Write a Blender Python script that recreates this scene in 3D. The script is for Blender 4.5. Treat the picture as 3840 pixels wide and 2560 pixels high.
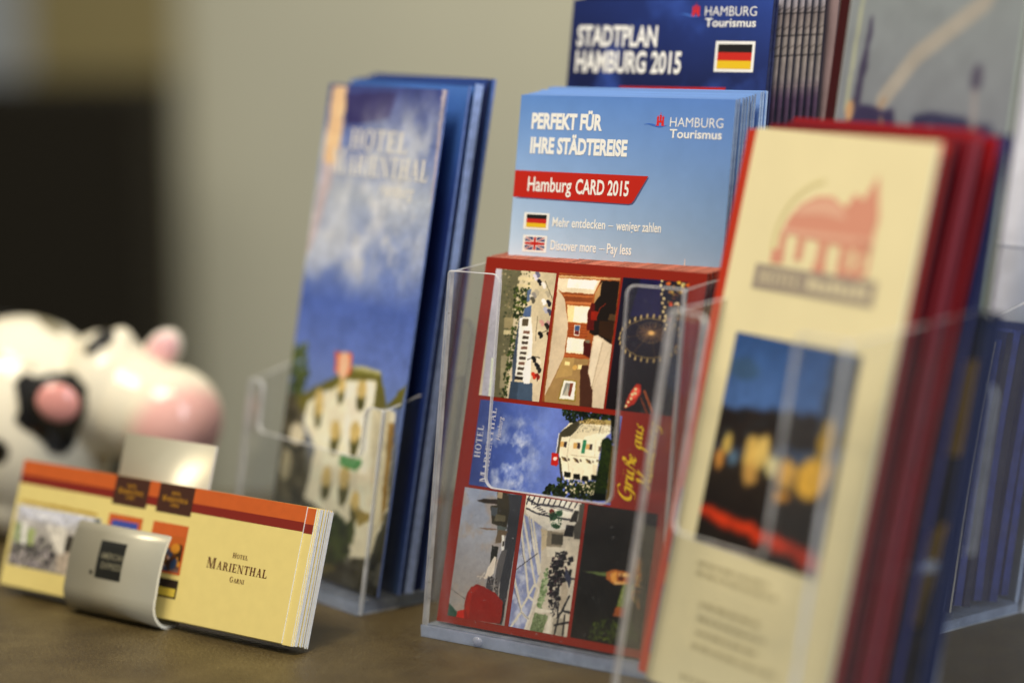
import bpy, bmesh, math, random
import numpy as np
from mathutils import Matrix, Vector

for o in list(bpy.data.objects):
    bpy.data.objects.remove(o, do_unlink=True)
scene = bpy.context.scene
COL = scene.collection
MM = 0.001
rad = math.radians

# ------------------------------------------------------------------ camera
cam_data = bpy.data.cameras.new('camera')
cam = bpy.data.objects.new('camera', cam_data)
COL.objects.link(cam)
cam_data.sensor_width = 36.0
cam_data.lens = 85.0
cam_data.clip_start = 0.05
cam_data.clip_end = 50.0
_p, _r = 0.154902, -0.0131736
_F = Vector((0, math.cos(_p), -math.sin(_p)))
_R0 = Vector((1, 0, 0))
_U0 = _R0.cross(_F)
_R = _R0 * math.cos(_r) + _U0 * math.sin(_r)
_U = _U0 * math.cos(_r) - _R0 * math.sin(_r)
cam.matrix_world = Matrix(((_R.x, _U.x, -_F.x, 0), (_R.y, _U.y, -_F.y, 0), (_R.z, _U.z, -_F.z, 0.266375), (0, 0, 0, 1)))
cam_data.dof.use_dof = True
cam_data.dof.focus_distance = 0.955
cam_data.dof.aperture_fstop = 2.2
cam_data.dof.aperture_blades = 9
scene.camera = cam

# ------------------------------------------------------------------ light
world = bpy.data.worlds.new('World')
scene.world = world
world.use_nodes = True
bgn = world.node_tree.nodes['Background']
# a dim room: pale ceiling above, darker walls and furniture around
_nt = world.node_tree
_tc = _nt.nodes.new('ShaderNodeTexCoord')
_sx = _nt.nodes.new('ShaderNodeSeparateXYZ')
_rp = _nt.nodes.new('ShaderNodeValToRGB')
_rp.color_ramp.elements[0].position = 0.0; _rp.color_ramp.elements[0].color = (0.10, 0.10, 0.10, 1)
_rp.color_ramp.elements[1].position = 0.75; _rp.color_ramp.elements[1].color = (0.95, 0.95, 0.92, 1)
_e = _rp.color_ramp.elements.new(0.25); _e.color = (0.30, 0.31, 0.33, 1)
_nt.links.new(_tc.outputs['Generated'], _sx.inputs[0])
_nt.links.new(_sx.outputs['Z'], _rp.inputs['Fac'])
_nt.links.new(_rp.outputs['Color'], bgn.inputs[0])
bgn.inputs[1].default_value = 0.50

def area_light(name, loc, target, sx, sy, power, color):
    d = bpy.data.lights.new(name, 'AREA')
    d.shape = 'RECTANGLE'; d.size = sx; d.size_y = sy
    d.energy = power; d.color = color
    o = bpy.data.objects.new(name, d)
    COL.objects.link(o)
    o.location = loc
    o.rotation_euler = (Vector(target) - Vector(loc)).to_track_quat('-Z', 'Y').to_euler()
    return o

area_light('ceiling_panel_light', (-0.55, 0.35, 1.75), (-0.05, 0.98, 0.08), 0.9, 0.7, 31, (1.0, 0.90, 0.74))
area_light('window_light', (1.35, -0.35, 0.85), (0.0, 1.0, 0.1), 0.8, 1.1, 26, (0.80, 0.88, 1.0))
area_light('halogen_light', (-0.25, 0.55, 1.30), (-0.15, 1.1, 0.0), 0.06, 0.06, 2.6, (1.0, 0.80, 0.50))
area_light('halogen_light', (0.02, 0.55, 1.30), (-0.10, 1.1, 0.0), 0.06, 0.06, 2.6, (1.0, 0.80, 0.50))
area_light('wall_washer_light', (1.1, 2.6, 1.5), (0.75, 4.0, 0.1), 0.8, 0.3, 29, (1.0, 0.88, 0.66))

scene.view_settings.view_transform = 'Standard'
scene.view_settings.look = 'None'
scene.view_settings.exposure = 0.0
scene.view_settings.gamma = 1.0
scene.view_settings.use_curve_mapping = False
scene.render.engine = 'CYCLES'
scene.cycles.use_denoising = True
try:
    scene.cycles.denoiser = 'OPENIMAGEDENOISE'
except Exception:
    pass
scene.cycles.max_bounces = 14
scene.cycles.transparent_max_bounces = 40
scene.cycles.caustics_reflective = False
scene.cycles.caustics_refractive = False
scene.cycles.sample_clamp_indirect = 4.0

# ------------------------------------------------------------------ colour and material helpers
def lin(h):
    v = [int(h[i:i + 2], 16) / 255 for i in (0, 2, 4)]
    return tuple(x / 12.92 if x <= 0.04045 else ((x + 0.055) / 1.055) ** 2.4 for x in v)

MATS = {}
def mat(name, hexcol, rough=0.45, spec=0.5, coat=0.0, noise=0.0, nscale=400.0, bump=0.0, metallic=0.0):
    if name in MATS:
        return MATS[name]
    m = bpy.data.materials.new(name)
    m.use_nodes = True
    nt = m.node_tree
    b = nt.nodes['Principled BSDF']
    c = lin(hexcol)
    b.inputs['Base Color'].default_value = (*c, 1)
    b.inputs['Roughness'].default_value = rough
    b.inputs['Specular IOR Level'].default_value = spec
    b.inputs['Coat Weight'].default_value = coat
    b.inputs['Metallic'].default_value = metallic
    if noise or bump:
        tc = nt.nodes.new('ShaderNodeTexCoord')
        n = nt.nodes.new('ShaderNodeTexNoise')
        n.inputs['Scale'].default_value = nscale
        n.inputs['Detail'].default_value = 4
        nt.links.new(tc.outputs['Object'], n.inputs['Vector'])
        if noise:
            r = nt.nodes.new('ShaderNodeValToRGB')
            r.color_ramp.elements[0].position = 0.3
            r.color_ramp.elements[1].position = 0.7
            r.color_ramp.elements[0].color = (*[x * (1 - noise) for x in c], 1)
            r.color_ramp.elements[1].color = (*[min(1, x * (1 + noise)) for x in c], 1)
            nt.links.new(n.outputs['Fac'], r.inputs['Fac'])
            nt.links.new(r.outputs['Color'], b.inputs['Base Color'])
        if bump:
            bp = nt.nodes.new('ShaderNodeBump')
            bp.inputs['Strength'].default_value = bump
            bp.inputs['Distance'].default_value = 0.0004
            nt.links.new(n.outputs['Fac'], bp.inputs['Height'])
            nt.links.new(bp.outputs['Normal'], b.inputs['Normal'])
    MATS[name] = m
    return m

def print_mat(name, rough=0.32, spec=0.45):
    """printed paper: the ink colours sit in the mesh's colour attribute"""
    if name in MATS:
        return MATS[name]
    m = bpy.data.materials.new(name)
    m.use_nodes = True
    nt = m.node_tree
    b = nt.nodes['Principled BSDF']
    a = nt.nodes.new('ShaderNodeVertexColor')
    a.layer_name = 'ink'
    nt.links.new(a.outputs['Color'], b.inputs['Base Color'])
    b.inputs['Roughness'].default_value = rough
    b.inputs['Specular IOR Level'].default_value = spec
    MATS[name] = m
    return m

def acrylic(name, tint, milk, milkcol, rough=0.02):
    """clear plastic: see-through with Fresnel reflections, plus a whitish colour imitating reflected veil and light-piping edges"""
    m = bpy.data.materials.new(name)
    m.use_nodes = True
    nt = m.node_tree
    nt.nodes.remove(nt.nodes['Principled BSDF'])
    out = nt.nodes['Material Output']
    tr = nt.nodes.new('ShaderNodeBsdfTransparent'); tr.inputs[0].default_value = (*tint, 1)
    gl = nt.nodes.new('ShaderNodeBsdfGlossy'); gl.inputs['Roughness'].default_value = rough
    gl.inputs['Color'].default_value = (1, 1, 1, 1)
    fr = nt.nodes.new('ShaderNodeFresnel')
    geo = nt.nodes.new('ShaderNodeNewGeometry')
    ior = nt.nodes.new('ShaderNodeMapRange')      # same reflectance on both sides of the thin wall
    ior.inputs['To Min'].default_value = 1.49; ior.inputs['To Max'].default_value = 1 / 1.49
    nt.links.new(geo.outputs['Backfacing'], ior.inputs['Value']); nt.links.new(ior.outputs[0], fr.inputs['IOR'])
    df = nt.nodes.new('ShaderNodeBsdfDiffuse'); df.inputs[0].default_value = (*lin(milkcol), 1)
    tl = nt.nodes.new('ShaderNodeBsdfTranslucent'); tl.inputs[0].default_value = (*lin(milkcol), 1)
    mk = nt.nodes.new('ShaderNodeMixShader'); mk.inputs[0].default_value = 0.5
    nt.links.new(df.outputs[0], mk.inputs[1]); nt.links.new(tl.outputs[0], mk.inputs[2])
    m1 = nt.nodes.new('ShaderNodeMixShader')
    tc = nt.nodes.new('ShaderNodeTexCoord')
    n = nt.nodes.new('ShaderNodeTexNoise'); n.inputs['Scale'].default_value = 90; n.inputs['Detail'].default_value = 6
    mr = nt.nodes.new('ShaderNodeMapRange')
    mr.inputs['From Min'].default_value = 0.35; mr.inputs['From Max'].default_value = 0.7
    mr.inputs['To Min'].default_value = milk * 0.7; mr.inputs['To Max'].default_value = milk * 1.3
    nt.links.new(tc.outputs['Object'], n.inputs['Vector'])
    nt.links.new(n.outputs['Fac'], mr.inputs['Value'])
    sp = nt.nodes.new('ShaderNodeTexNoise'); sp.inputs['Scale'].default_value = 620; sp.inputs['Detail'].default_value = 2
    nt.links.new(tc.outputs['Object'], sp.inputs['Vector'])
    sm = nt.nodes.new('ShaderNodeMapRange')       # dust and fine scratches
    sm.inputs['From Min'].default_value = 0.70; sm.inputs['From Max'].default_value = 0.76
    sm.inputs['To Min'].default_value = 0.0; sm.inputs['To Max'].default_value = 0.35
    nt.links.new(sp.outputs['Fac'], sm.inputs['Value'])
    ad = nt.nodes.new('ShaderNodeMath'); ad.operation = 'ADD'; ad.use_clamp = True
    nt.links.new(mr.outputs[0], ad.inputs[0]); nt.links.new(sm.outputs[0], ad.inputs[1])
    nt.links.new(ad.outputs[0], m1.inputs[0])
    nt.links.new(tr.outputs[0], m1.inputs[1]); nt.links.new(mk.outputs[0], m1.inputs[2])
    m2 = nt.nodes.new('ShaderNodeMixShader')
    nt.links.new(fr.outputs[0], m2.inputs[0])
    nt.links.new(m1.outputs[0], m2.inputs[1]); nt.links.new(gl.outputs[0], m2.inputs[2])
    nt.links.new(m2.outputs[0], out.inputs['Surface'])
    return m

ACRYLIC = acrylic('clear_acrylic', (0.975, 0.98, 0.985), 0.018, 'd8dce4')
ACRYLIC_EDGE = acrylic('acrylic_edge', (0.9, 0.93, 0.97), 0.78, 'fafcff', 0.06)  # whitish colour stands in for light piped to the cut edges
ACRYLIC_BASE = acrylic('acrylic_base', (0.85, 0.9, 0.97), 0.55, 'd4e0f6', 0.04)  # white-blue colour stands in for light refracted in the base

# ------------------------------------------------------------------ object helpers
def link(name, me, parent=None, mats=()):
    o = bpy.data.objects.new(name, me)
    COL.objects.link(o)
    if me is not None:
        for m in mats:
            me.materials.append(m)
    if parent is not None:
        o.parent = parent
    return o

def tag(o, label=None, cat=None, group=None, kind=None):
    for k, v in (('label', label), ('category', cat), ('group', group), ('kind', kind)):
        if v:
            o[k] = v
    return o

def place(o, x, y, z, yaw, rec=0.0, roll=0.0):
    """local X = along the sheet to the right, local Z = up the sheet, local Y = into the stack (mm)"""
    M = Matrix.Rotation(-rad(yaw), 4, 'Z') @ Matrix.Rotation(-rad(rec), 4, 'X') @ Matrix.Rotation(rad(roll), 4, 'Y')
    o.rotation_euler = M.to_euler()
    o.location = (x * MM, y * MM, z * MM)
    return o

def empty(name, x, y, z, yaw, rec=0.0):
    return place(link(name, None), x, y, z, yaw, rec)

def into(yaw, t, a=0.0):
    """offset t mm into the stack and a mm to the right, for a thing with this yaw"""
    s, c = math.sin(rad(yaw)), math.cos(rad(yaw))
    return (s * t + c * a, c * t - s * a)

def me_from(name, verts, faces, midx=None, scale=MM, smooth=False):
    me = bpy.data.meshes.new(name)
    me.from_pydata([(x * scale, y * scale, z * scale) for x, y, z in verts], [], faces)
    if midx is not None:
        me.polygons.foreach_set('material_index', midx)
    if smooth:
        me.polygons.foreach_set('use_smooth', [True] * len(me.polygons))
    me.update()
    return me

def box_me(name, x0, x1, y0, y1, z0, z1):
    """slot 0 = the two large faces (front and back), slot 1 = the edges"""
    v = [(x0, y0, z0), (x1, y0, z0), (x1, y1, z0), (x0, y1, z0), (x0, y0, z1), (x1, y0, z1), (x1, y1, z1), (x0, y1, z1)]
    f = [(0, 1, 5, 4), (2, 3, 7, 6), (0, 3, 2, 1), (4, 5, 6, 7), (1, 2, 6, 5), (3, 0, 4, 7)]
    return me_from(name, v, f, [0, 0, 1, 1, 1, 1])

def arc(cx, cz, r, a0, a1, n=7):
    return [(cx + r * math.cos(rad(a0 + (a1 - a0) * i / n)), cz + r * math.sin(rad(a0 + (a1 - a0) * i / n))) for i in range(n + 1)]

def slab_me(name, outline, y0, y1, bev=0.35):
    """an outline in the XZ plane extruded from y0 to y1, edges rounded over; slot 0 faces, slot 1 edges"""
    bm = bmesh.new()
    vs = [bm.verts.new((x * MM, y0 * MM, z * MM)) for x, z in outline]
    f = bm.faces.new(vs)
    r = bmesh.ops.extrude_face_region(bm, geom=[f])
    nv = [g for g in r['geom'] if isinstance(g, bmesh.types.BMVert)]
    bmesh.ops.translate(bm, verts=nv, vec=(0, (y1 - y0) * MM, 0))
    bm.normal_update()
    bmesh.ops.recalc_face_normals(bm, faces=bm.faces)
    for fc in bm.faces:
        fc.material_index = 0 if abs(fc.normal.y) > 0.9 else 1
    if bev:
        ed = [e for e in bm.edges if len(e.link_faces) == 2 and {fa.material_index for fa in e.link_faces} == {0, 1}]
        bmesh.ops.bevel(bm, geom=ed, offset=bev * MM, segments=2, affect='EDGES', profile=0.5, material=1)
    me = bpy.data.meshes.new(name)
    bm.to_mesh(me); bm.free()
    return me

# ------------------------------------------------------------------ print painter (ink laid out in the print's own 0..1 coordinates)
def vnoise(nx, ny, cell_x, cell_y, rng, octaves=4):
    out = np.zeros((ny, nx)); amp = 1.0; tot = 0
    for k in range(octaves):
        gx, gy = max(2, int(nx / cell_x) + 3), max(2, int(ny / cell_y) + 3)
        g = rng.random((gy, gx))
        xs = np.arange(nx) / max(cell_x, 1e-6); ys = np.arange(ny) / max(cell_y, 1e-6)
        xs = np.minimum(xs, gx - 1.001); ys = np.minimum(ys, gy - 1.001)
        xi = xs.astype(int); yi = ys.astype(int)
        xf = xs - xi; yf = ys - yi
        xf = xf * xf * (3 - 2 * xf); yf = yf * yf * (3 - 2 * yf)
        a = g[yi][:, xi]; b = g[yi][:, xi + 1]; c = g[yi + 1][:, xi]; d = g[yi + 1][:, xi + 1]
        out += amp * ((a * (1 - xf) + b * xf) * (1 - yf)[:, None] + (c * (1 - xf) + d * xf) * yf[:, None])
        tot += amp; amp *= 0.55; cell_x = max(1.0, cell_x / 2); cell_y = max(1.0, cell_y / 2)
    return out / tot

def hx(h):
    return np.array([int(h[i:i + 2], 16) / 255 for i in (0, 2, 4)])

def poly_mask(X, Y, pts):
    ins = np.zeros(X.shape, bool)
    n = len(pts)
    for i in range(n):
        x0, y0 = pts[i]; x1, y1 = pts[(i + 1) % n]
        if y0 == y1:
            continue
        c = ((y0 > Y) != (y1 > Y)) & (X < (x1 - x0) * (Y - y0) / (y1 - y0) + x0)
        ins ^= c
    return ins

def paint(ops, w, h, res):
    """w x h mm at res samples per mm -> (ny, nx, 3) sRGB, row 0 = top"""
    ss = 2
    nx, ny = max(2, int(w * res)) * ss, max(2, int(h * res)) * ss
    img = np.ones((ny, nx, 3))
    sx = (np.arange(nx) + .5) / nx * w
    sy = (np.arange(ny) + .5) / ny * h
    X, Y = np.meshgrid(sx, sy)
    def sub(x0, x1, y0, y1):
        i0, i1 = max(0, int(y0 / h * ny) - 1), min(ny, int(y1 / h * ny) + 2)
        j0, j1 = max(0, int(x0 / w * nx) - 1), min(nx, int(x1 / w * nx) + 2)
        return (slice(i0, i1), slice(j0, j1)) if i1 > i0 and j1 > j0 else None
    def ell(c, x, y, rx, ry, rot=0):
        r = max(rx, ry)
        s = sub(x - r, x + r, y - r, y + r)
        if s is None:
            return
        dx, dy = X[s] - x, Y[s] - y
        cr, sr = math.cos(rot), math.sin(rot)
        m = ((dx * cr + dy * sr) / rx) ** 2 + ((-dx * sr + dy * cr) / ry) ** 2 <= 1
        img[s][m] = c
    for op in ops:
        k = op[0]
        if k in 'gh':
            cs = np.array([hx(c) for c in op[1:]])
            t = np.linspace(0, len(cs) - 1, ny if k == 'g' else nx)
            g = np.stack([np.interp(t, range(len(cs)), cs[:, i]) for i in range(3)], -1)
            img[:] = g[:, None, :] if k == 'g' else g[None, :, :]
        elif k == 'b':
            tl, tr, br, bl = [hx(c) for c in op[1:5]]
            s = (X / w)[..., None]; t = (Y / h)[..., None]
            img[:] = (tl * (1 - s) + tr * s) * (1 - t) + (bl * (1 - s) + br * s) * t
        elif k == 'p':
            pts = [(a * w, b * h) for a, b in op[2]]
            s = sub(min(p[0] for p in pts), max(p[0] for p in pts), min(p[1] for p in pts), max(p[1] for p in pts))
            if s is not None:
                img[s][poly_mask(X[s], Y[s], pts)] = hx(op[1])
        elif k == 'l':
            pts = [(a * w, b * h) for a, b in op[3]]; hw = op[2] / 2
            for (x0, y0), (x1, y1) in zip(pts, pts[1:]):
                s = sub(min(x0, x1) - hw, max(x0, x1) + hw, min(y0, y1) - hw, max(y0, y1) + hw)
                if s is None:
                    continue
                L2 = (x1 - x0) ** 2 + (y1 - y0) ** 2 + 1e-9
                t = np.clip(((X[s] - x0) * (x1 - x0) + (Y[s] - y0) * (y1 - y0)) / L2, 0, 1)
                d = np.hypot(X[s] - x0 - t * (x1 - x0), Y[s] - y0 - t * (y1 - y0))
                img[s][d <= hw] = hx(op[1])
        elif k == 'e':
            ell(hx(op[1]), op[2][0] * w, op[2][1] * h, op[3], op[4], op[5])
        elif k == 's':
            rng = random.Random(op[4])
            pts = [(a * w, b * h) for a, b in op[5]]
            x0, x1 = min(p[0] for p in pts), max(p[0] for p in pts)
            y0, y1 = min(p[1] for p in pts), max(p[1] for p in pts)
            done = tries = 0
            while done < op[3] and tries < op[3] * 12:
                tries += 1
                x, y = rng.uniform(x0, x1), rng.uniform(y0, y1)
                if not poly_mask(np.array([x]), np.array([y]), pts)[0]:
                    continue
                done += 1
                r = op[2] * rng.uniform(.35, 1.0) * .62
                ell(hx(rng.choice(op[1])), x, y, r * rng.uniform(.6, 1.5), r * rng.uniform(.6, 1.5), rng.uniform(0, 3))
        elif k == 'c':
            rng = np.random.default_rng(op[4])
            n = vnoise(nx, ny, op[3] / w * nx * .7, op[3] / h * ny * .8, rng, 5)
            a = np.clip((n - op[2]) / .22, 0, 1) * .8
            if op[5]:
                m = poly_mask(X, Y, [(p * w, q * h) for p, q in op[5]]).astype(float)
                r = max(2, int(nx * .09))
                for ax in (0, 1, 0, 1):
                    c = np.cumsum(np.pad(m, [(r + 1, r) if q == ax else (0, 0) for q in (0, 1)], mode='edge'), axis=ax)
                    L = m.shape[ax]
                    m = (np.take(c, np.arange(2 * r + 1, L + 2 * r + 1), ax) - np.take(c, np.arange(0, L), ax)) / (2 * r + 1)
                a = a * m
            img[:] = img * (1 - a[..., None]) + hx(op[1]) * a[..., None]
        elif k == 'z':
            for ax, n, mmx in ((0, ny, h), (1, nx, w)):
                r = max(1, int(op[1] / mmx * n))
                for _ in range(2):
                    c = np.cumsum(np.pad(img, [(r + 1, r) if q == ax else (0, 0) for q in (0, 1, 2)], mode='edge'), axis=ax)
                    img = (np.take(c, np.arange(2 * r + 1, n + 2 * r + 1), ax) - np.take(c, np.arange(0, n), ax)) / (2 * r + 1)
        elif k == 'k':
            img[:] = np.clip((img - .45) * op[1] + .45, 0, 1)
        elif k == 'w':
            rng = np.random.default_rng(op[3])
            dx = (vnoise(nx, ny, op[2] / w * nx, op[2] / h * ny, rng, 2) - .5) * 4 * op[1] / w * nx
            dy = (vnoise(nx, ny, op[2] / w * nx, op[2] / h * ny, rng, 2) - .5) * 4 * op[1] / h * ny
            jj, ii = np.meshgrid(np.arange(nx), np.arange(ny))
            img[:] = img[np.clip(ii + dy, 0, ny - 1).astype(int), np.clip(jj + dx, 0, nx - 1).astype(int)].copy()
        elif k == 'n':
            rng = np.random.default_rng(op[3])
            n = vnoise(nx, ny, op[2] / w * nx, op[2] / h * ny, rng, 4)
            img[:] = np.clip(img * (1 + op[1] * (n - .5) * 4)[..., None], 0, 1)
    img = img.reshape(ny // ss, ss, nx // ss, ss, 3).mean((1, 3))
    return np.clip(img, 0, 1)

def print_panel(name, parent, ops, x0, x1, z0, z1, res, y=-0.08, bend=None, m=None):
    img = paint(ops, x1 - x0, z1 - z0, res)
    ny, nx = img.shape[:2]
    xs = np.linspace(x0, x1, nx); zs = np.linspace(z1, z0, ny)
    X, Z = np.meshgrid(xs, zs)
    Yv = np.full_like(X, y)
    if bend is not None:
        Yv = Yv + bend(X, Z)
    co = np.stack([X, Yv, Z], -1).reshape(-1, 3) * MM
    idx = np.arange(nx * ny).reshape(ny, nx)
    quads = np.stack([idx[1:, :-1], idx[1:, 1:], idx[:-1, 1:], idx[:-1, :-1]], -1).reshape(-1, 4)
    me = bpy.data.meshes.new(name)
    me.vertices.add(len(co)); me.vertices.foreach_set('co', co.ravel())
    me.loops.add(quads.size); me.loops.foreach_set('vertex_index', quads.ravel().astype(np.int32))
    me.polygons.add(len(quads))
    me.polygons.foreach_set('loop_start', np.arange(0, quads.size, 4, dtype=np.int32))
    me.update(calc_edges=True)
    c = img.reshape(-1, 3)
    c = np.where(c <= 0.04045, c / 12.92, ((c + 0.055) / 1.055) ** 2.4)
    a = me.color_attributes.new('ink', 'FLOAT_COLOR', 'POINT')
    a.data.foreach_set('color', np.concatenate([c, np.ones((len(c), 1))], 1).astype(np.float32).ravel())
    return link(name, me, parent, [m or print_mat('glossy_print')])

# ------------------------------------------------------------------ lettering
def flat_me(name, polys, y=-0.16, step=0.004):
    v, f = [], []
    for i, p in enumerate(polys):
        n = len(v)
        v += [(x, y - step * (i % 7), z) for x, z in p]
        f.append(tuple(range(n, n + len(p))))
    return me_from(name, v, f)

def text_polys(s, bold=0.0, shear=0.0):
    cu = bpy.data.curves.new('t', 'FONT')
    cu.body = s; cu.size = 1; cu.offset = bold; cu.shear = shear; cu.resolution_u = 3; cu.fill_mode = 'FRONT'
    o = bpy.data.objects.new('t', cu)
    COL.objects.link(o)
    dg = bpy.context.evaluated_depsgraph_get()
    dg.update()
    me = bpy.data.meshes.new_from_object(o.evaluated_get(dg))
    vs = [(q.co.x, q.co.y) for q in me.vertices]
    ps = [tuple(p.vertices) for p in me.polygons]
    bpy.data.objects.remove(o, do_unlink=True)
    bpy.data.curves.remove(cu); bpy.data.meshes.remove(me)
    return vs, ps

_cap = {}
def text(s, x0, x1, z0, zcap, bold=0.0, shear=0.0):
    """verts and faces of a line of type whose ink runs from x0 to x1 on baseline z0, capitals reaching zcap"""
    if bold not in _cap:
        _cap[bold] = max(v[1] for v in text_polys('H', bold)[0])
    vs, ps = text_polys(s, bold, shear)
    a, b = min(v[0] for v in vs), max(v[0] for v in vs)
    k = (zcap - z0) / _cap[bold]
    return [(x0 + (x - a) / (b - a) * (x1 - x0), z0 + y * k) for x, y in vs], ps

def text_obj(name, lines, parent, m, y=-0.18, xform=None):
    v, f = [], []
    for vs, ps in lines:
        n = len(v)
        v += [((x, y, z) if xform is None else xform(x, y, z)) for x, z in vs]
        f += [tuple(i + n for i in p) for p in ps]
    return link(name, me_from(name, v, f), parent, [m])

def as_lines(polys):
    v, f = [], []
    for p in polys:
        n = len(v); v += list(p); f.append(tuple(range(n, n + len(p))))
    return (v, f)

def serif_word(s, x0, x1, z0, zcap, small=1.0):
    """old-style serif capitals; the first letter full height, the others scaled by small"""
    T, t, S, h = .20, .065, .085, .05
    def rect(a, b, c, d): return [(a, c), (b, c), (b, d), (a, d)]
    def stem(x, w=T, lo=0, hi=1, top=True, bot=True):
        r = [rect(x, x + w, lo, hi)]
        if bot: r.append(rect(x - S, x + w + S, lo, lo + h))
        if top: r.append(rect(x - S, x + w + S, hi - h, hi))
        return r
    def ring(cx, cy, rx, ry, a0, a1, n=18, tx=T, ty=t):
        out = []
        for i in range(n):
            p = [rad(a0 + (a1 - a0) * (i + j) / n) for j in (0, 1)]
            o = [(cx + rx * math.cos(q), cy + ry * math.sin(q)) for q in p]
            c = [(cx + (rx - tx) * math.cos(q), cy + (ry - ty) * math.sin(q)) for q in p]
            out.append([o[0], o[1], c[1], c[0]])
        return out
    def diag(xa, za, xb, zb, w): return [[(xa, za), (xa + w, za), (xb + w, zb), (xb, zb)]]
    G = {
        'H': (.92, stem(.1) + stem(.62) + [rect(.3, .62, .48, .48 + t)]),
        'O': (.92, ring(.46, .5, .44, .52, 0, 360, 28)),
        'T': (.80, stem(.3, top=False) + [rect(0, .8, .93, 1)] + [[(0, .95), (0, .72), (.05, .72), (.08, .95)], [(.8, .95), (.8, .72), (.75, .72), (.72, .95)]]),
        'E': (.76, stem(.1) + [rect(.3, .68, .93, 1), rect(.3, .7, 0, .07), rect(.3, .55, .47, .47 + t)] + [[(.68, 1), (.68, .76), (.63, .76), (.6, .95)], [(.7, 0), (.7, .26), (.65, .26), (.6, .05)], [(.55, .38), (.55, .62), (.51, .6), (.51, .4)]]),
        'L': (.72, stem(.1) + [rect(.3, .68, 0, .07)] + [[(.68, 0), (.7, .3), (.65, .3), (.58, .05)]]),
        'M': (1.12, stem(.08, .07) + stem(.8) + diag(.08, 1, .44, 0, T) + diag(.74, 1, .5, .05, t) + [rect(.0, .26, 1 - h, 1)]),
        'A': (.90, diag(.36, 1, .62, 0, T) + diag(.42, 1, .14, 0, t) + [rect(.04, .3, 0, h), rect(.54, .92, 0, h), rect(.24, .6, .32, .32 + t)]),
        'R': (.88, stem(.1) + ring(.38, .74, .32, .26, -90, 90, 12) + [rect(.28, .4, .93, 1), rect(.28, .42, .48, .48 + t)] + diag(.38, .5, .64, 0, T) + [rect(.62, .94, 0, h)]),
        'I': (.42, stem(.11)),
        'N': (.92, stem(.1, .07) + stem(.72, .07) + diag(.08, 1, .62, 0, T) + [rect(.0, .24, 1 - h, 1)]),
        'G': (.92, ring(.46, .5, .44, .52, 50, 330, 24) + [rect(.66, .84, .08, .46), rect(.58, .9, .42, .47)] + [[(.76, .98), (.76, .7), (.71, .7), (.66, .93)]]),
        'B': (.8, stem(.1) + ring(.36, .74, .3, .26, -90, 90, 12) + ring(.38, .27, .34, .27, -90, 90, 12) + [rect(.28, .4, .93, 1), rect(.28, .4, 0, t)]),
        'U': (.9, stem(.1, .18, .3, 1, bot=False) + stem(.7, .07, .3, 1, bot=False) + ring(.435, .3, .335, .32, 180, 360, 12)),
        ' ': (.4, []),
    }
    polys, x = [], 0
    for i, ch in enumerate(s):
        w, ps = G[ch]; k = 1.0 if i == 0 else small
        polys += [[(x + a * k, b * k) for a, b in p] for p in ps]
        x += (w + .10) * k
    x -= .10 * k
    q = zcap - z0
    return as_lines([[(x0 + a / x * (x1 - x0), z0 + b * q) for a, b in p] for p in polys])

SCRIPT = {
    'G': (1.7, [[(1.5, 1.75), (1.2, 2.0), (.7, 1.9), (.3, 1.3), (.25, .6), (.6, .05), (1.1, .1), (1.4, .6), (1.45, .95)], [(1.0, .9), (1.45, .95), (1.5, .3), (1.2, -.5), (.7, -.6)]]),
    'r': (.85, [[(0, .8), (.25, 1), (.3, .7), (.2, 0)], [(.25, .5), (.5, .95), (.78, .88)]]),
    'ü': (1.15, [[(0, .85), (.2, 1), (.2, .4), (.35, .05), (.65, .3), (.8, 1)], [(.8, 1), (.75, .3), (.95, .05), (1.1, .2)], [(.3, 1.42), (.33, 1.5)], [(.68, 1.45), (.71, 1.53)]]),
    'u': (1.15, [[(0, .85), (.2, 1), (.2, .4), (.35, .05), (.65, .3), (.8, 1)], [(.8, 1), (.75, .3), (.95, .05), (1.1, .2)]]),
    'ß': (1.0, [[(-.1, -.7), (.2, .2), (.4, 1.5), (.75, 1.8), (.9, 1.5), (.55, 1.05), (.85, .75), (.85, .2), (.45, 0)]]),
    'e': (.8, [[(.1, .5), (.6, .65), (.55, .95), (.25, .9), (.1, .4), (.35, .03), (.72, .25)]]),
    'a': (1.1, [[(.72, .72), (.45, 1), (.1, .6), (.15, .1), (.45, .0), (.72, .5)], [(.82, 1), (.72, .35), (.85, .02), (1.05, .2)]]),
    's': (.75, [[(.1, .2), (.35, .02), (.55, .25), (.3, .6), (.35, .9), (.62, .95)]]),
    'H': (1.6, [[(.1, 1.6), (.5, 1.95), (.55, 1.2), (.3, .1), (.0, .05)], [(1.5, 2), (1.2, 1.2), (1.05, .3), (1.35, .05)], [(.3, .95), (1.25, 1.05)]]),
    'm': (1.3, [[(0, .85), (.2, 1), (.2, 0)], [(.2, .5), (.5, 1), (.6, .7), (.55, 0)], [(.57, .5), (.9, 1), (1.0, .6), (1.0, .1), (1.25, .15)]]),
    'b': (.85, [[(0, .9), (.3, 2), (.1, .6), (.2, .05), (.55, .1), (.7, .6), (.5, .95), (.2, .7)]]),
    'g': (1.0, [[(.75, .9), (.4, 1), (.1, .5), (.25, .05), (.6, .3), (.78, .95)], [(.78, .95), (.7, 0), (.45, -.6), (.1, -.5)]]),
    'h': (1.0, [[(0, .9), (.3, 2), (.15, 0)], [(.17, .5), (.5, 1), (.65, .7), (.6, .1), (.85, .15)]]),
    ' ': (.6, []),
}
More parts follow.
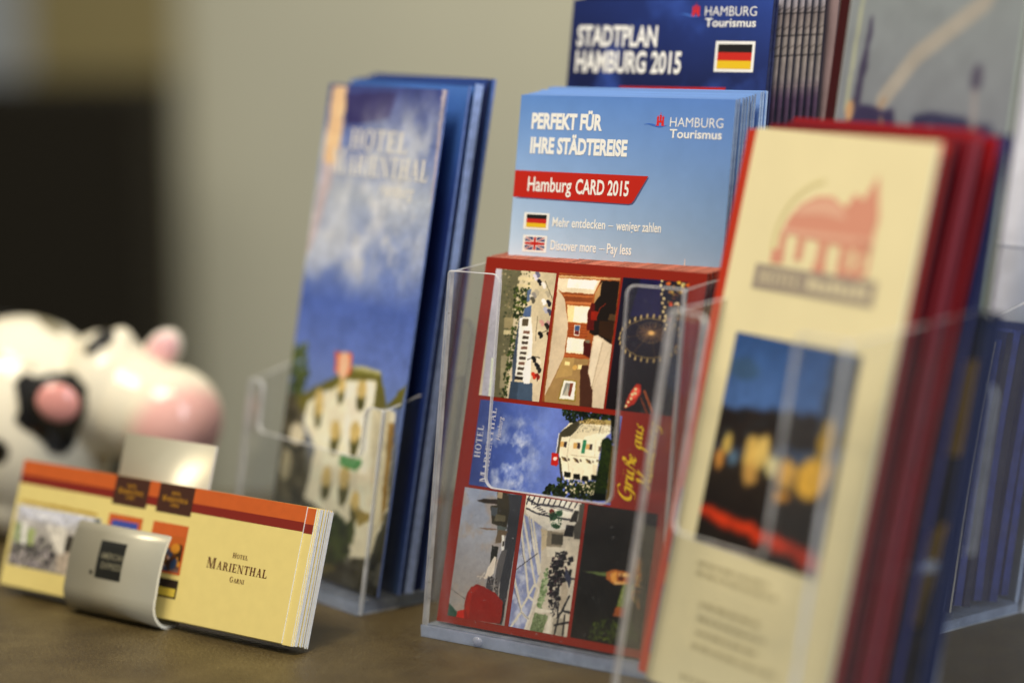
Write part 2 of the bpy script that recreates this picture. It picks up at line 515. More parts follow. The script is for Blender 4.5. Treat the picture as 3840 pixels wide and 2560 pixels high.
def script_word(s, x0, z0, size, nib=.30, slant=.32):
    """pen-written letters: strokes drawn with a broad nib held at an angle"""
    polys, x = [], 0
    na = rad(35); ndx, ndz = nib / 2 * math.cos(na), nib / 2 * math.sin(na)
    for ch in s:
        w, strokes = SCRIPT[ch]
        for st in strokes:
            P = [st[0]] + st + [st[-1]]
            pts = []
            for i in range(1, len(P) - 2):
                for k in range(6):
                    t = k / 6
                    q = [.5 * (2 * P[i][d] + (P[i + 1][d] - P[i - 1][d]) * t + (2 * P[i - 1][d] - 5 * P[i][d] + 4 * P[i + 1][d] - P[i + 2][d]) * t * t + (3 * P[i][d] - P[i - 1][d] - 3 * P[i + 1][d] + P[i + 2][d]) * t ** 3) for d in (0, 1)]
                    pts.append(q)
            pts.append(list(st[-1]))
            e = .045
            for (a, b), (c, d) in zip(pts, pts[1:]):
                L = math.hypot(c - a, d - b) + 1e-6
                px, pz = -(d - b) / L * e, (c - a) / L * e
                hull = [(a - ndx - px, b - ndz - pz), (c - ndx - px, d - ndz - pz), (c + ndx + px, d + ndz + pz), (a + ndx + px, b + ndz + pz)]
                polys.append([(x0 + (x + u + v * slant) * size, z0 + v * size) for u, v in hull])
        x += w
    return as_lines(polys)

def castle(x0, x1, z0, z1):
    """the red three-towered town gate: wall with open gate, three crenellated towers with crosses"""
    def R(a, b, c, d):
        return [(x0 + a * (x1 - x0), z0 + c * (z1 - z0)), (x0 + b * (x1 - x0), z0 + c * (z1 - z0)), (x0 + b * (x1 - x0), z0 + d * (z1 - z0)), (x0 + a * (x1 - x0), z0 + d * (z1 - z0))]
    def Q(pts):
        return [(x0 + a * (x1 - x0), z0 + c * (z1 - z0)) for a, c in pts]
    p = [R(.0, .36, 0, .08), R(.64, 1, 0, .08), R(.08, .36, .08, .34), R(.64, .92, .08, .34), R(.08, .92, .26, .40),
         R(.08, .30, .40, .64), R(.70, .92, .40, .64), R(.39, .61, .40, .78)]
    for a in (.05, .67): p += [R(a, a + .06, .64, .70), R(a + .11, a + .17, .64, .70), R(a + .22, a + .28, .64, .70), Q([(a + .06, .64), (a + .22, .64), (a + .14, .84)])]
    p += [R(.36, .42, .78, .84), R(.47, .53, .78, .84), R(.58, .64, .78, .84), Q([(.42, .78), (.58, .78), (.5, .95)]), R(.485, .515, .95, 1.04), R(.45, .55, .98, 1.0)]
    return p

def wave(x0, x1, z, amp, th):
    out, n = [], 14
    f = lambda t: z + amp * math.sin(t * 2 * math.pi + .4) * (1 - .3 * t)
    for i in range(n):
        t0, t1 = i / n, (i + 1) / n
        w0, w1 = th * math.sin(math.pi * min(.97, max(.03, t0))), th * math.sin(math.pi * min(.97, max(.03, t1)))
        a, b = x0 + (x1 - x0) * t0, x0 + (x1 - x0) * t1
        out.append([(a, f(t0) - w0), (b, f(t1) - w1), (b, f(t1) + w1), (a, f(t0) + w0)])
    return out

def rect(x0, x1, z0, z1):
    return [(x0, z0), (x1, z0), (x1, z1), (x0, z1)]

def german_flag(parent, bx, inner, label):
    fl = link('flag', flat_me('flag', [rect(*bx)], -0.14), parent, [WHITE_INK])
    fl['label'] = label
    x0, x1, z0, z1 = inner
    d = (z1 - z0) / 3
    for i, m in enumerate((GOLD_INK, RED_INK, BLACK_INK)):
        link('flag_stripe', flat_me('flag_stripe', [rect(x0, x1, z0 + i * d, z0 + (i + 1) * d)], -0.19), fl, [m])
    return fl

WHITE_INK = mat('white_ink', 'f2f2ee', 0.35)
GOLD_INK = mat('gold_ink', 'e8c020', 0.35)
RED_INK = mat('red_ink', 'c8281c', 0.35)
BLACK_INK = mat('black_ink', '1c1a18', 0.35)
WAVE_INK = mat('wave_ink', '3f6cc4', 0.35)
EMBLEM_INK = mat('emblem_red_ink', 'd82a26', 0.35)
BROWN_INK = mat('brown_ink', '52200e', 0.4)
GOLD_TEXT = mat('gold_text_ink', 'c8901e', 0.4)
YELLOW_TEXT = mat('yellow_text_ink', 'f4c81c', 0.35)

# ------------------------------------------------------------------ the printed pictures, drawn in each print's own 0..1 coordinates (x right, y down)
ART = {}
ART['terrace_photo'] = [
    ('g','cabd9e','d2c3a8'),
    ('p','b9b7c4',[(-.025,.003),(.108,.002),(.272,1.015),(.045,1.009)]),
    ('p','dfe6cf',[(.128,.696),(.178,.697),(.226,1.002),(.16,1.002)]),
    ('p','6b6850',[(.1,.002),(.421,-.002),(.379,.365),(.418,1.007),(.255,1.016),(.166,.484)]),
    ('s',['4c5138','39402c','6c6c4c','a59b7a','8b7f5e'],.77,240,1,[(.1,.002),(.648,-.007),(.603,.177),(.493,.36),(.455,.626),(.45,1.005),(.337,1.012),(.264,.479)]),
    ('p','d8c9a2',[(.385,.046),(.615,.049),(.623,.076),(.386,.077)]),
    ('p','d3c49c',[(.386,.104),(.616,.107),(.613,.124),(.383,.124)]),
    ('p','9b8f6c',[(.249,.371),(.398,.372),(.406,.457),(.257,.456)]),
    ('p','c9bd95',[(.262,.471),(.418,.472),(.411,.503),(.263,.506)]),
    ('p','9a9175',[(.279,.673),(.418,.67),(.426,.921),(.326,.919)]),
    ('s',['2e3a20','3d4b24','54612c','222b19'],1.1,120,2,[(.328,.134),(.588,.123),(.582,.271),(.502,.391),(.379,.365)]),
    ('s',['2b3520','35421f','4a5a2a'],.94,140,3,[(.399,.434),(.515,.437),(.477,.702),(.467,1.004),(.369,1.01),(.38,.707)]),
    ('p','51658a',[(.562,.287),(.66,.26),(.67,.352),(.541,.358)]),
    ('p','5c6d8c',[(.562,.148),(.625,.137),(.619,.231),(.573,.24)]),
    ('p','4c5668',[(.493,.36),(.541,.358),(.565,.837),(.519,.901),(.477,.702)]),
    ('p','48596f',[(.491,.864),(.848,.857),(.882,1.001),(.498,.999)]),
    ('p','3c4a5c',[(.491,.864),(.622,.861),(.628,.995),(.498,.999)]),
    ('p','f1ece0',[(.495,.368),(.686,.352),(.746,.503),(.774,.626),(.809,.862),(.754,.869),(.551,.814),(.542,.699)]),
    ('p','7a5a4c',[(.588,.464),(.689,.463),(.689,.484),(.588,.486)]),
    ('p','4a4036',[(.587,.505),(.688,.503),(.687,.525),(.587,.526)]),
    ('p','4a4036',[(.586,.545),(.686,.543),(.686,.565),(.585,.567)]),
    ('p','7a5a4c',[(.584,.585),(.685,.584),(.685,.605),(.584,.607)]),
    ('p','4a4036',[(.583,.626),(.683,.624),(.683,.645),(.582,.647)]),
    ('p','4a4036',[(.581,.666),(.682,.664),(.682,.686),(.581,.687)]),
    ('p','7a5a4c',[(.58,.706),(.681,.704),(.68,.726),(.58,.728)]),
    ('p','4a4036',[(.579,.746),(.679,.744),(.679,.766),(.578,.768)]),
    ('p','4a4036',[(.577,.787),(.678,.785),(.678,.806),(.577,.808)]),
    ('p','5a5040',[(.546,.373),(.643,.369),(.65,.423),(.553,.427)]),
    ('p','f6f2ea',[(.703,.521),(.753,.526),(.801,.863),(.705,.868),(.665,.785),(.703,.691)]),
    ('p','2a2622',[(.553,.822),(.691,.819),(.681,.842),(.555,.845)]),
    ('e','1c1c24',(.736,.071),1.1,.8,.4),
    ('e','1c1c24',(.76,.087),.8,1.0,.3),
    ('e','e7e2dc',(.807,.092),1.1,.8,.4),
    ('e','e7e2dc',(.831,.108),.8,1.0,.3),
    ('e','f2efec',(.844,.221),1.1,.8,.4),
    ('e','f2efec',(.868,.237),.8,1.0,.3),
    ('e','26262e',(.926,.226),1.1,.8,.4),
    ('e','26262e',(.95,.242),.8,1.0,.3),
    ('e','b8b8c8',(.893,.281),1.1,.8,.4),
    ('e','b8b8c8',(.917,.297),.8,1.0,.3),
    ('e','4a4c60',(.961,.294),1.1,.8,.4),
    ('e','4a4c60',(.985,.309),.8,1.0,.3),
    ('e','d6a098',(.858,.383),1.1,.8,.4),
    ('e','d6a098',(.882,.399),.8,1.0,.3),
    ('e','c49a9a',(.972,.385),1.1,.8,.4),
    ('e','c49a9a',(.995,.401),.8,1.0,.3),
    ('e','2c2622',(.944,.402),1.1,.8,.4),
    ('e','2c2622',(.968,.418),.8,1.0,.3),
    ('e','1a1a1a',(.86,.475),1.1,.8,.4),
    ('e','1a1a1a',(.884,.491),.8,1.0,.3),
    ('e','3a2a24',(.995,.469),1.1,.8,.4),
    ('e','3a2a24',(1.019,.485),.8,1.0,.3),
    ('e','1f1d1b',(.81,.666),1.1,.8,.4),
    ('e','1f1d1b',(.834,.682),.8,1.0,.3),
    ('e','dcd0bc',(.887,.682),1.1,.8,.4),
    ('e','dcd0bc',(.911,.697),.8,1.0,.3),
    ('e','202024',(.872,.713),1.1,.8,.4),
    ('e','202024',(.896,.729),.8,1.0,.3),
    ('e','2a2826',(.912,.742),1.1,.8,.4),
    ('e','2a2826',(.936,.757),.8,1.0,.3),
    ('e','c23a22',(.846,.791),1.1,.8,.4),
    ('e','c23a22',(.87,.807),.8,1.0,.3),
    ('e','8a2a1e',(.904,.796),1.1,.8,.4),
    ('e','8a2a1e',(.928,.812),.8,1.0,.3),
    ('e','d8d0c0',(.64,.191),1.1,.8,.4),
    ('e','d8d0c0',(.664,.207),.8,1.0,.3),
    ('e','c9c4d4',(.66,.035),1.1,.8,.4),
    ('e','c9c4d4',(.685,.051),.8,1.0,.3),
    ('e','6a6a80',(.686,.011),1.1,.8,.4),
    ('e','6a6a80',(.71,.027),.8,1.0,.3),
    ('e','8f8a86',(.676,.174),1.1,.8,.4),
    ('e','8f8a86',(.7,.19),.8,1.0,.3),
    ('e','b0a690',(.89,.158),1.1,.8,.4),
    ('e','b0a690',(.914,.174),.8,1.0,.3),
    ('e','5c584c',(.663,.213),1.1,.8,.4),
    ('e','5c584c',(.687,.229),.8,1.0,.3),
    ('e','b4aa94',(.71,.15),1.1,.8,.4),
    ('e','b4aa94',(.734,.166),.8,1.0,.3),
    ('l','4a4438',.25,[(.832,.067),(.993,.208)]),
    ('l','6d6150',.2,[(.783,.347),(.803,.532)]),
    ('l','2e2a26',.3,[(.717,.682),(.838,.653),(.905,.661)]),
    ('l','2c2722',.25,[(.868,.475),(.987,.439)]),
    ('l','3c3428',.25,[(.917,.841),(.922,.718)]),
    ('n',.03,1.0,5),
]
ART['bedroom_photo'] = [
    ('g','a9602f','8a4a24'),
    ('p','d3c1a6',[(.004,.123),(.145,.19),(.262,.399),(.259,.64),(.034,.957),(.026,.678)]),
    ('p','c9a577',[(-.005,.008),(.979,-.004),(.981,.02),(-.0,.034)]),
    ('p','8d4522',[(-.006,.004),(.979,-.004),(.979,.007),(-.005,.019)]),
    ('p','ded0b4',[(-.012,.039),(.678,.033),(.598,.141),(.084,.146),(.007,.126)]),
    ('p','fff8ea',[(.168,.042),(.632,.037),(.588,.107),(.154,.109)]),
    ('p','8b4a25',[(.085,.15),(.598,.143),(.585,.21),(.161,.216)]),
    ('p','b86b3a',[(.105,.161),(.602,.156),(.598,.17),(.133,.177)]),
    ('p','c67a48',[(.168,.212),(.585,.209),(.582,.226),(.182,.233)]),
    ('p','f5d7a0',[(.201,.241),(.569,.238),(.558,.367),(.246,.371)]),
    ('p','fff3d6',[(.322,.244),(.562,.242),(.552,.364),(.325,.366)]),
    ('p','a4552a',[(.252,.375),(.559,.37),(.558,.424),(.617,.433),(.551,.482),(.271,.487)]),
    ('l','854020',.25,[(.257,.392),(.563,.385)]),
    ('l','854020',.25,[(.263,.413),(.569,.406)]),
    ('l','854020',.25,[(.269,.434),(.575,.427)]),
    ('l','854020',.25,[(.275,.455),(.581,.448)]),
    ('l','854020',.25,[(.281,.477),(.587,.469)]),
    ('p','efe9dc',[(.36,.387),(.452,.387),(.456,.469),(.371,.469)]),
    ('p','3f5680',[(.372,.393),(.445,.393),(.445,.429),(.376,.431)]),
    ('p','6c2c2a',[(.38,.432),(.445,.432),(.449,.461),(.38,.461)]),
    ('p','fbf3dc',[(.272,.489),(.553,.488),(.561,.603),(.281,.605)]),
    ('p','f1e8cc',[(.277,.59),(.565,.587),(.561,.603),(.278,.605)]),
    ('p','a5562b',[(.258,.61),(.562,.605),(.675,.639),(.259,.64)]),
    ('p','b9683a',[(.265,.621),(.567,.615),(.569,.623),(.263,.629)]),
    ('p','a08256',[(.259,.642),(.675,.639),(.657,.685),(.539,.691),(.616,1.0),(.047,1.003),(.035,.96)]),
    ('p','b3945f',[(.259,.642),(.436,.639),(.426,.773),(.162,.809)]),
    ('p','4c2f22',[(.538,.69),(.672,.685),(.682,.745),(.786,.86),(.814,.998),(.616,1.0)]),
    ('p','231912',[(.686,.033),(.983,.028),(.987,.511),(.686,.453),(.618,.437),(.619,.217)]),
    ('p','b58f60',[(.704,.038),(.702,.145),(.619,.217),(.619,.133)]),
    ('p','5a1710',[(.585,.21),(.643,.216),(.676,.419),(.564,.417),(.544,.288)]),
    ('p','8c2510',[(.595,.271),(.706,.27),(.702,.342),(.606,.339)]),
    ('l','8a2f18',.35,[(.694,.312),(.73,.242),(.807,.209)]),
    ('p','3a2512',[(.749,.34),(.991,.33),(.987,.481),(.763,.445)]),
    ('p','57432c',[(.891,.281),(.985,.281),(.991,.33),(.872,.327)]),
    ('p','4d1a16',[(.54,.501),(.665,.518),(.689,.631),(.562,.607)]),
    ('p','7c7160',[(.567,.492),(.643,.496),(.641,.519),(.564,.515)]),
    ('p','d3c3ab',[(.687,.457),(.748,.448),(.998,.514),(1.009,.997),(.817,.998),(.788,.868),(.679,.737),(.673,.631)]),
    ('p','e0d2bb',[(.704,.46),(.831,.488),(.803,.64),(.758,.847),(.689,.744)]),
    ('l','a8977e',.3,[(.843,.502),(.814,.625),(.769,.857)]),
    ('l','bcab90',.2,[(.991,.526),(.814,.791),(.786,.86)]),
    ('p','8f7c38',[(.298,.806),(.52,.81),(.538,.968),(.256,.968)]),
    ('p','efece2',[(.312,.815),(.503,.818),(.511,.958),(.278,.958)]),
    ('p','8d8d86',[(.343,.832),(.467,.832),(.448,.933),(.318,.931)]),
    ('p','7a4030',[(.419,.833),(.467,.833),(.448,.933),(.407,.932)]),
    ('p','b5afa0',[(.363,.89),(.382,.844),(.414,.929),(.326,.929)]),
    ('p','ffe1a0',[(.287,.672),(.368,.671),(.369,.7),(.289,.701)]),
    ('p','ffe0a0',[(.498,.689),(.56,.683),(.563,.72),(.504,.72)]),
    ('e','d6ab62',(.456,.711),1.2,1.0,0),
    ('n',.015,1.2,6),
]
ART['fairground_photo'] = [
    ('g','1a1830','241d2c','1c1416'),
    ('p','221d4a',[(.268,-.003),(.576,-.005),(.629,.27),(.181,.29)]),
    ('e','b09a6c',(.983,.417),.45,.9,0),
    ('e','b09a6c',(.983,.452),.45,.9,0),
    ('e','b09a6c',(.962,.486),.45,.9,0),
    ('e','b09a6c',(.923,.519),.45,.9,0),
    ('e','b09a6c',(.867,.548),.45,.9,0),
    ('e','b09a6c',(.797,.572),.45,.9,0),
    ('e','b09a6c',(.714,.59),.45,.9,0),
    ('e','b09a6c',(.623,.602),.45,.9,0),
    ('e','b09a6c',(.528,.607),.45,.9,0),
    ('e','b09a6c',(.433,.605),.45,.9,0),
    ('e','b09a6c',(.341,.595),.45,.9,0),
    ('e','b09a6c',(.258,.578),.45,.9,0),
    ('e','b09a6c',(.186,.555),.45,.9,0),
    ('e','b09a6c',(.13,.527),.45,.9,0),
    ('e','b09a6c',(.091,.495),.45,.9,0),
    ('e','b09a6c',(.071,.46),.45,.9,0),
    ('e','b09a6c',(.072,.425),.45,.9,0),
    ('e','b09a6c',(.093,.39),.45,.9,0),
    ('e','b09a6c',(.133,.357),.45,.9,0),
    ('e','b09a6c',(.19,.328),.45,.9,0),
    ('e','b09a6c',(.263,.304),.45,.9,0),
    ('e','b09a6c',(.347,.286),.45,.9,0),
    ('e','b09a6c',(.439,.274),.45,.9,0),
    ('e','b09a6c',(.534,.27),.45,.9,0),
    ('e','b09a6c',(.629,.273),.45,.9,0),
    ('e','b09a6c',(.72,.283),.45,.9,0),
    ('e','b09a6c',(.802,.3),.45,.9,0),
    ('e','b09a6c',(.872,.324),.45,.9,0),
    ('e','b09a6c',(.927,.351),.45,.9,0),
    ('e','b09a6c',(.964,.383),.45,.9,0),
    ('l','8a774c',.35,[(.943,.419),(.939,.457),(.908,.495),(.851,.528),(.772,.555),(.676,.575),(.571,.585),(.462,.586),(.357,.576),(.264,.557),(.189,.53),(.137,.496),(.112,.458),(.116,.419),(.149,.382),(.207,.348),(.288,.321),(.385,.301),(.492,.291),(.6,.292),(.704,.302),(.796,.321),(.869,.349),(.919,.382),(.943,.419)]),
    ('l','6d5c44',.25,[(.742,.388),(.74,.408),(.724,.427),(.695,.444),(.654,.458),(.605,.468),(.551,.474),(.495,.474),(.441,.469),(.394,.459),(.356,.444),(.329,.427),(.317,.408),(.319,.387),(.335,.368),(.365,.351),(.406,.337),(.455,.327),(.51,.321),(.566,.322),(.619,.327),(.666,.337),(.704,.351),(.73,.368),(.742,.388)]),
    ('l','c09a6a',.22,[(.531,.4),(.723,.391)]),
    ('l','a07850',.22,[(.531,.4),(.72,.41)]),
    ('l','c09a6a',.22,[(.531,.4),(.702,.429)]),
    ('l','a07850',.22,[(.531,.4),(.671,.446)]),
    ('l','c09a6a',.22,[(.531,.4),(.628,.458)]),
    ('l','a07850',.22,[(.531,.4),(.577,.467)]),
    ('l','c09a6a',.22,[(.531,.4),(.522,.469)]),
    ('l','a07850',.22,[(.531,.4),(.468,.466)]),
    ('l','c09a6a',.22,[(.531,.4),(.419,.458)]),
    ('l','a07850',.22,[(.531,.4),(.378,.445)]),
    ('l','c09a6a',.22,[(.531,.4),(.351,.428)]),
    ('l','a07850',.22,[(.531,.4),(.338,.409)]),
    ('l','c09a6a',.22,[(.531,.4),(.34,.389)]),
    ('l','a07850',.22,[(.531,.4),(.358,.37)]),
    ('l','c09a6a',.22,[(.531,.4),(.39,.353)]),
    ('l','a07850',.22,[(.531,.4),(.434,.34)]),
    ('l','c09a6a',.22,[(.531,.4),(.485,.333)]),
    ('l','a07850',.22,[(.531,.4),(.54,.33)]),
    ('l','c09a6a',.22,[(.531,.4),(.594,.333)]),
    ('l','a07850',.22,[(.531,.4),(.643,.342)]),
    ('l','c09a6a',.22,[(.531,.4),(.682,.355)]),
    ('l','a07850',.22,[(.531,.4),(.71,.372)]),
    ('l','6a5438',.2,[(.533,.408),(.912,.491)]),
    ('l','6a5438',.2,[(.533,.408),(.641,.58)]),
    ('l','6a5438',.2,[(.533,.408),(.284,.562)]),
    ('l','6a5438',.2,[(.533,.408),(.111,.451)]),
    ('l','6a5438',.2,[(.533,.408),(.255,.33)]),
    ('l','6a5438',.2,[(.533,.408),(.606,.292)]),
    ('l','6a5438',.2,[(.533,.408),(.896,.364)]),
    ('e','e0b070',(.53,.398),1.3,.8,0),
    ('e','e8cf98',(.589,.005),.55,.55,0),
    ('e','e8cf98',(.58,.038),.55,.55,0),
    ('e','e8cf98',(.619,.069),.55,.55,0),
    ('e','e8cf98',(.609,.102),.55,.55,0),
    ('e','e8cf98',(.648,.134),.55,.55,0),
    ('e','e8cf98',(.639,.167),.55,.55,0),
    ('e','e8cf98',(.678,.198),.55,.55,0),
    ('e','e8cf98',(.668,.231),.55,.55,0),
    ('e','e8cf98',(.707,.262),.55,.55,0),
    ('e','e8cf98',(.697,.296),.55,.55,0),
    ('e','e8cf98',(.736,.327),.55,.55,0),
    ('e','e8cf98',(.727,.36),.55,.55,0),
    ('e','e8cf98',(.766,.391),.55,.55,0),
    ('e','e07030',(.685,.021),1.0,.7,0),
    ('e','ffcf50',(.844,.005),1.0,.7,0),
    ('e','fff0a0',(.909,.023),1.0,.7,0),
    ('e','e06a20',(.979,.02),1.0,.7,0),
    ('e','d8b860',(.742,.081),1.0,.7,0),
    ('e','e85a30',(.766,.172),1.0,.7,0),
    ('e','ffd9b0',(.847,.168),1.0,.7,0),
    ('e','d04a34',(.776,.284),1.0,.7,0),
    ('e','b8a860',(.902,.074),1.0,.7,0),
    ('e','5a4020',(.788,.099),1.0,.7,0),
    ('e','c8b88a',(.958,.398),1.0,.7,0),
    ('e','a8905c',(1.01,.558),1.0,.7,0),
    ('s',['3a2a20','6a4a2a','c8a060','20181c','8a3a28'],.68,180,9,[(.637,-.008),(1.004,-.001),(1.041,.597),(.748,.408),(.734,.204)]),
    ('p','b0301c',[(.418,.783),(.482,.79),(.498,.851),(.418,.937),(.285,.981),(.291,.924),(.35,.838)]),
    ('e','e85a48',(.407,.856),1.6,2.6,.6),
    ('e','ffe6b0',(.413,.827),.55,.5,0),
    ('e','ffe6b0',(.371,.868),.55,.5,0),
    ('e','ffe6b0',(.363,.899),.55,.5,0),
    ('e','ffe6b0',(.325,.927),.55,.5,0),
    ('e','ffe6b0',(.304,.959),.55,.5,0),
    ('e','ffe6b0',(.413,.855),.55,.5,0),
    ('l','a8582c',.9,[(.545,.833),(.708,.984)]),
    ('l','84401e',.7,[(.509,.891),(.628,.992)]),
    ('n',.036,1.2,8),
]
ART['hotel_photo'] = [
    ('h','3a4a86','5065ac','6a7fc6','6a78c4','6c78c0'),
    ('c','d2daec',.44,9,11,[(.078,.308),(.431,.237),(.468,.944),(.142,.982)]),
    ('c','eef2f8',.52,6,14,[(.108,.302),(.386,.246),(.422,.955),(.167,.995)]),
    ('s',['161e10','202b14','2b3a1a','0f150b'],1.1,320,12,[(.584,-.003),(.754,-.01),(.923,-.008),(.955,.003),(.933,.12),(.666,.138),(.615,.105),(.582,.032)]),
    ('s',['161e10','202b14','2b3a1a','0f150b','3a4422'],1.19,380,13,[(.526,.975),(.579,.831),(.621,.883),(.622,.769),(.654,.832),(.883,.788),(.959,.951),(.856,.976)]),
    ('p','efe6cc',[(.589,.277),(.65,.142),(.734,.133),(.926,.095),(.934,.197),(.884,.294),(.88,.494),(.879,.745),(.666,.785),(.634,.661),(.604,.493)]),
    ('p','4a4636',[(.589,.272),(.686,.121),(.724,.14),(.663,.296),(.6,.318)]),
    ('l','f0ece0',.35,[(.586,.277),(.584,.506)]),
    ('p','5c543c',[(.59,.285),(.605,.308),(.605,.501),(.589,.505)]),
    ('p','3e3a2a',[(.602,.528),(.62,.559),(.659,.796),(.643,.799)]),
    ('p','b39a62',[(.694,.124),(.782,.072),(.924,.07),(.927,.116),(.73,.139)]),
    ('s',['6a5a34','d3c08a','4c4228'],.42,140,15,[(.702,.122),(.783,.076),(.924,.074),(.927,.116),(.735,.138)]),
    ('p','d9cfb2',[(.695,.233),(.735,.142),(.856,.139),(.862,.216),(.767,.275),(.76,.311),(.664,.314)]),
    ('l','3a3830',.35,[(.663,.296),(.734,.133)]),
    ('l','3a3830',.3,[(.858,.222),(.866,.133)]),
    ('s',['8c8470','6a6252','c2b898'],.3,120,16,[(.701,.245),(.736,.151),(.851,.145),(.857,.213)]),
    ('s',['8c8470','efe6d0','b4aa8c'],.34,120,17,[(.862,.143),(.926,.104),(.929,.198),(.869,.228)]),
    ('l','b8ae94',.25,[(.664,.314),(.662,.515),(.69,.684)]),
    ('l','b8ae94',.25,[(.685,.502),(.88,.494)]),
    ('l','c8bea2',.25,[(.843,.303),(.849,.501)]),
    ('p','d2a868',[(.604,.363),(.628,.361),(.629,.424),(.604,.424)]),
    ('p','3a3234',[(.629,.36),(.648,.361),(.649,.424),(.63,.424)]),
    ('p','d2a868',[(.697,.361),(.721,.359),(.722,.422),(.697,.422)]),
    ('p','3a3234',[(.722,.358),(.741,.359),(.742,.421),(.723,.422)]),
    ('p','d2a868',[(.782,.356),(.805,.354),(.806,.417),(.782,.417)]),
    ('p','3a3234',[(.806,.354),(.825,.354),(.826,.416),(.807,.417)]),
    ('p','6c5e54',[(.867,.367),(.882,.364),(.884,.415),(.868,.419)]),
    ('p','287a58',[(.757,.316),(.781,.316),(.778,.466),(.755,.467)]),
    ('l','7fc0a0',.12,[(.77,.335),(.768,.449)]),
    ('p','4a3a30',[(.621,.533),(.657,.543),(.671,.583),(.643,.572)]),
    ('p','a08a58',[(.624,.541),(.647,.558),(.641,.577)]),
    ('p','5a5048',[(.672,.539),(.683,.546),(.686,.571),(.672,.566)]),
    ('p','4a3a30',[(.703,.528),(.739,.538),(.752,.578),(.725,.567)]),
    ('p','a08a58',[(.707,.536),(.729,.553),(.723,.572)]),
    ('p','5a5048',[(.754,.535),(.765,.541),(.767,.566),(.754,.561)]),
    ('p','4a3a30',[(.788,.523),(.823,.533),(.836,.573),(.809,.562)]),
    ('p','a08a58',[(.791,.531),(.813,.548),(.807,.567)]),
    ('p','5a5048',[(.838,.529),(.849,.536),(.851,.561),(.838,.555)]),
    ('p','6c6454',[(.866,.515),(.882,.516),(.878,.538),(.865,.541)]),
    ('p','ded4b8',[(.844,.571),(.876,.573),(.879,.737),(.858,.742)]),
    ('p','1c1e16',[(.658,.695),(.701,.694),(.709,.754),(.661,.756)]),
    ('p','1c1e16',[(.723,.703),(.765,.702),(.773,.761),(.725,.763)]),
    ('p','1c1e16',[(.782,.715),(.824,.715),(.832,.774),(.785,.776)]),
    ('p','1c1e16',[(.843,.689),(.885,.688),(.893,.747),(.846,.749)]),
    ('l','ddd2b4',.4,[(.716,.652),(.703,.785)]),
    ('l','ddd2b4',.4,[(.788,.653),(.778,.786)]),
    ('s',['1c2412','2a341a','e8dcc0','39451f'],.77,220,18,[(.65,.789),(.881,.762),(.884,.926),(.688,.928)]),
    ('p','bd2a20',[(.554,.508),(.602,.502),(.61,.623),(.596,.648),(.559,.643)]),
    ('e','f2d8d0',(.583,.567),1.0,.75,0),
    ('p','1e2a12',[(.884,.286),(.918,.253),(.951,.28),(.958,.365),(.96,.96),(.872,.972),(.879,.745),(.886,.502)]),
    ('p','0e130a',[(.875,.885),(.958,.883),(.96,.96),(.867,.973)]),
    ('s',['26330f','1a2410','2e3a16'],1.02,180,19,[(.884,.294),(.954,.314),(.959,.822),(.885,.813)]),
    ('p','5c4f30',[(.955,.331),(.997,.331),(1.013,.973),(.963,.968)]),
    ('p','16160f',[(.919,-.016),(.982,-.011),(.999,.33),(.954,.314),(.935,.18)]),
    ('s',['d0d0c4','0f0f0c','4a4a44','26261e'],.42,120,20,[(.934,.137),(.981,.136),(.98,.317),(.953,.297)]),
    ('p','b5a46a',[(.886,.06),(.926,.062),(.926,.095),(.895,.101)]),
    ('n',.018,1.4,21),
]
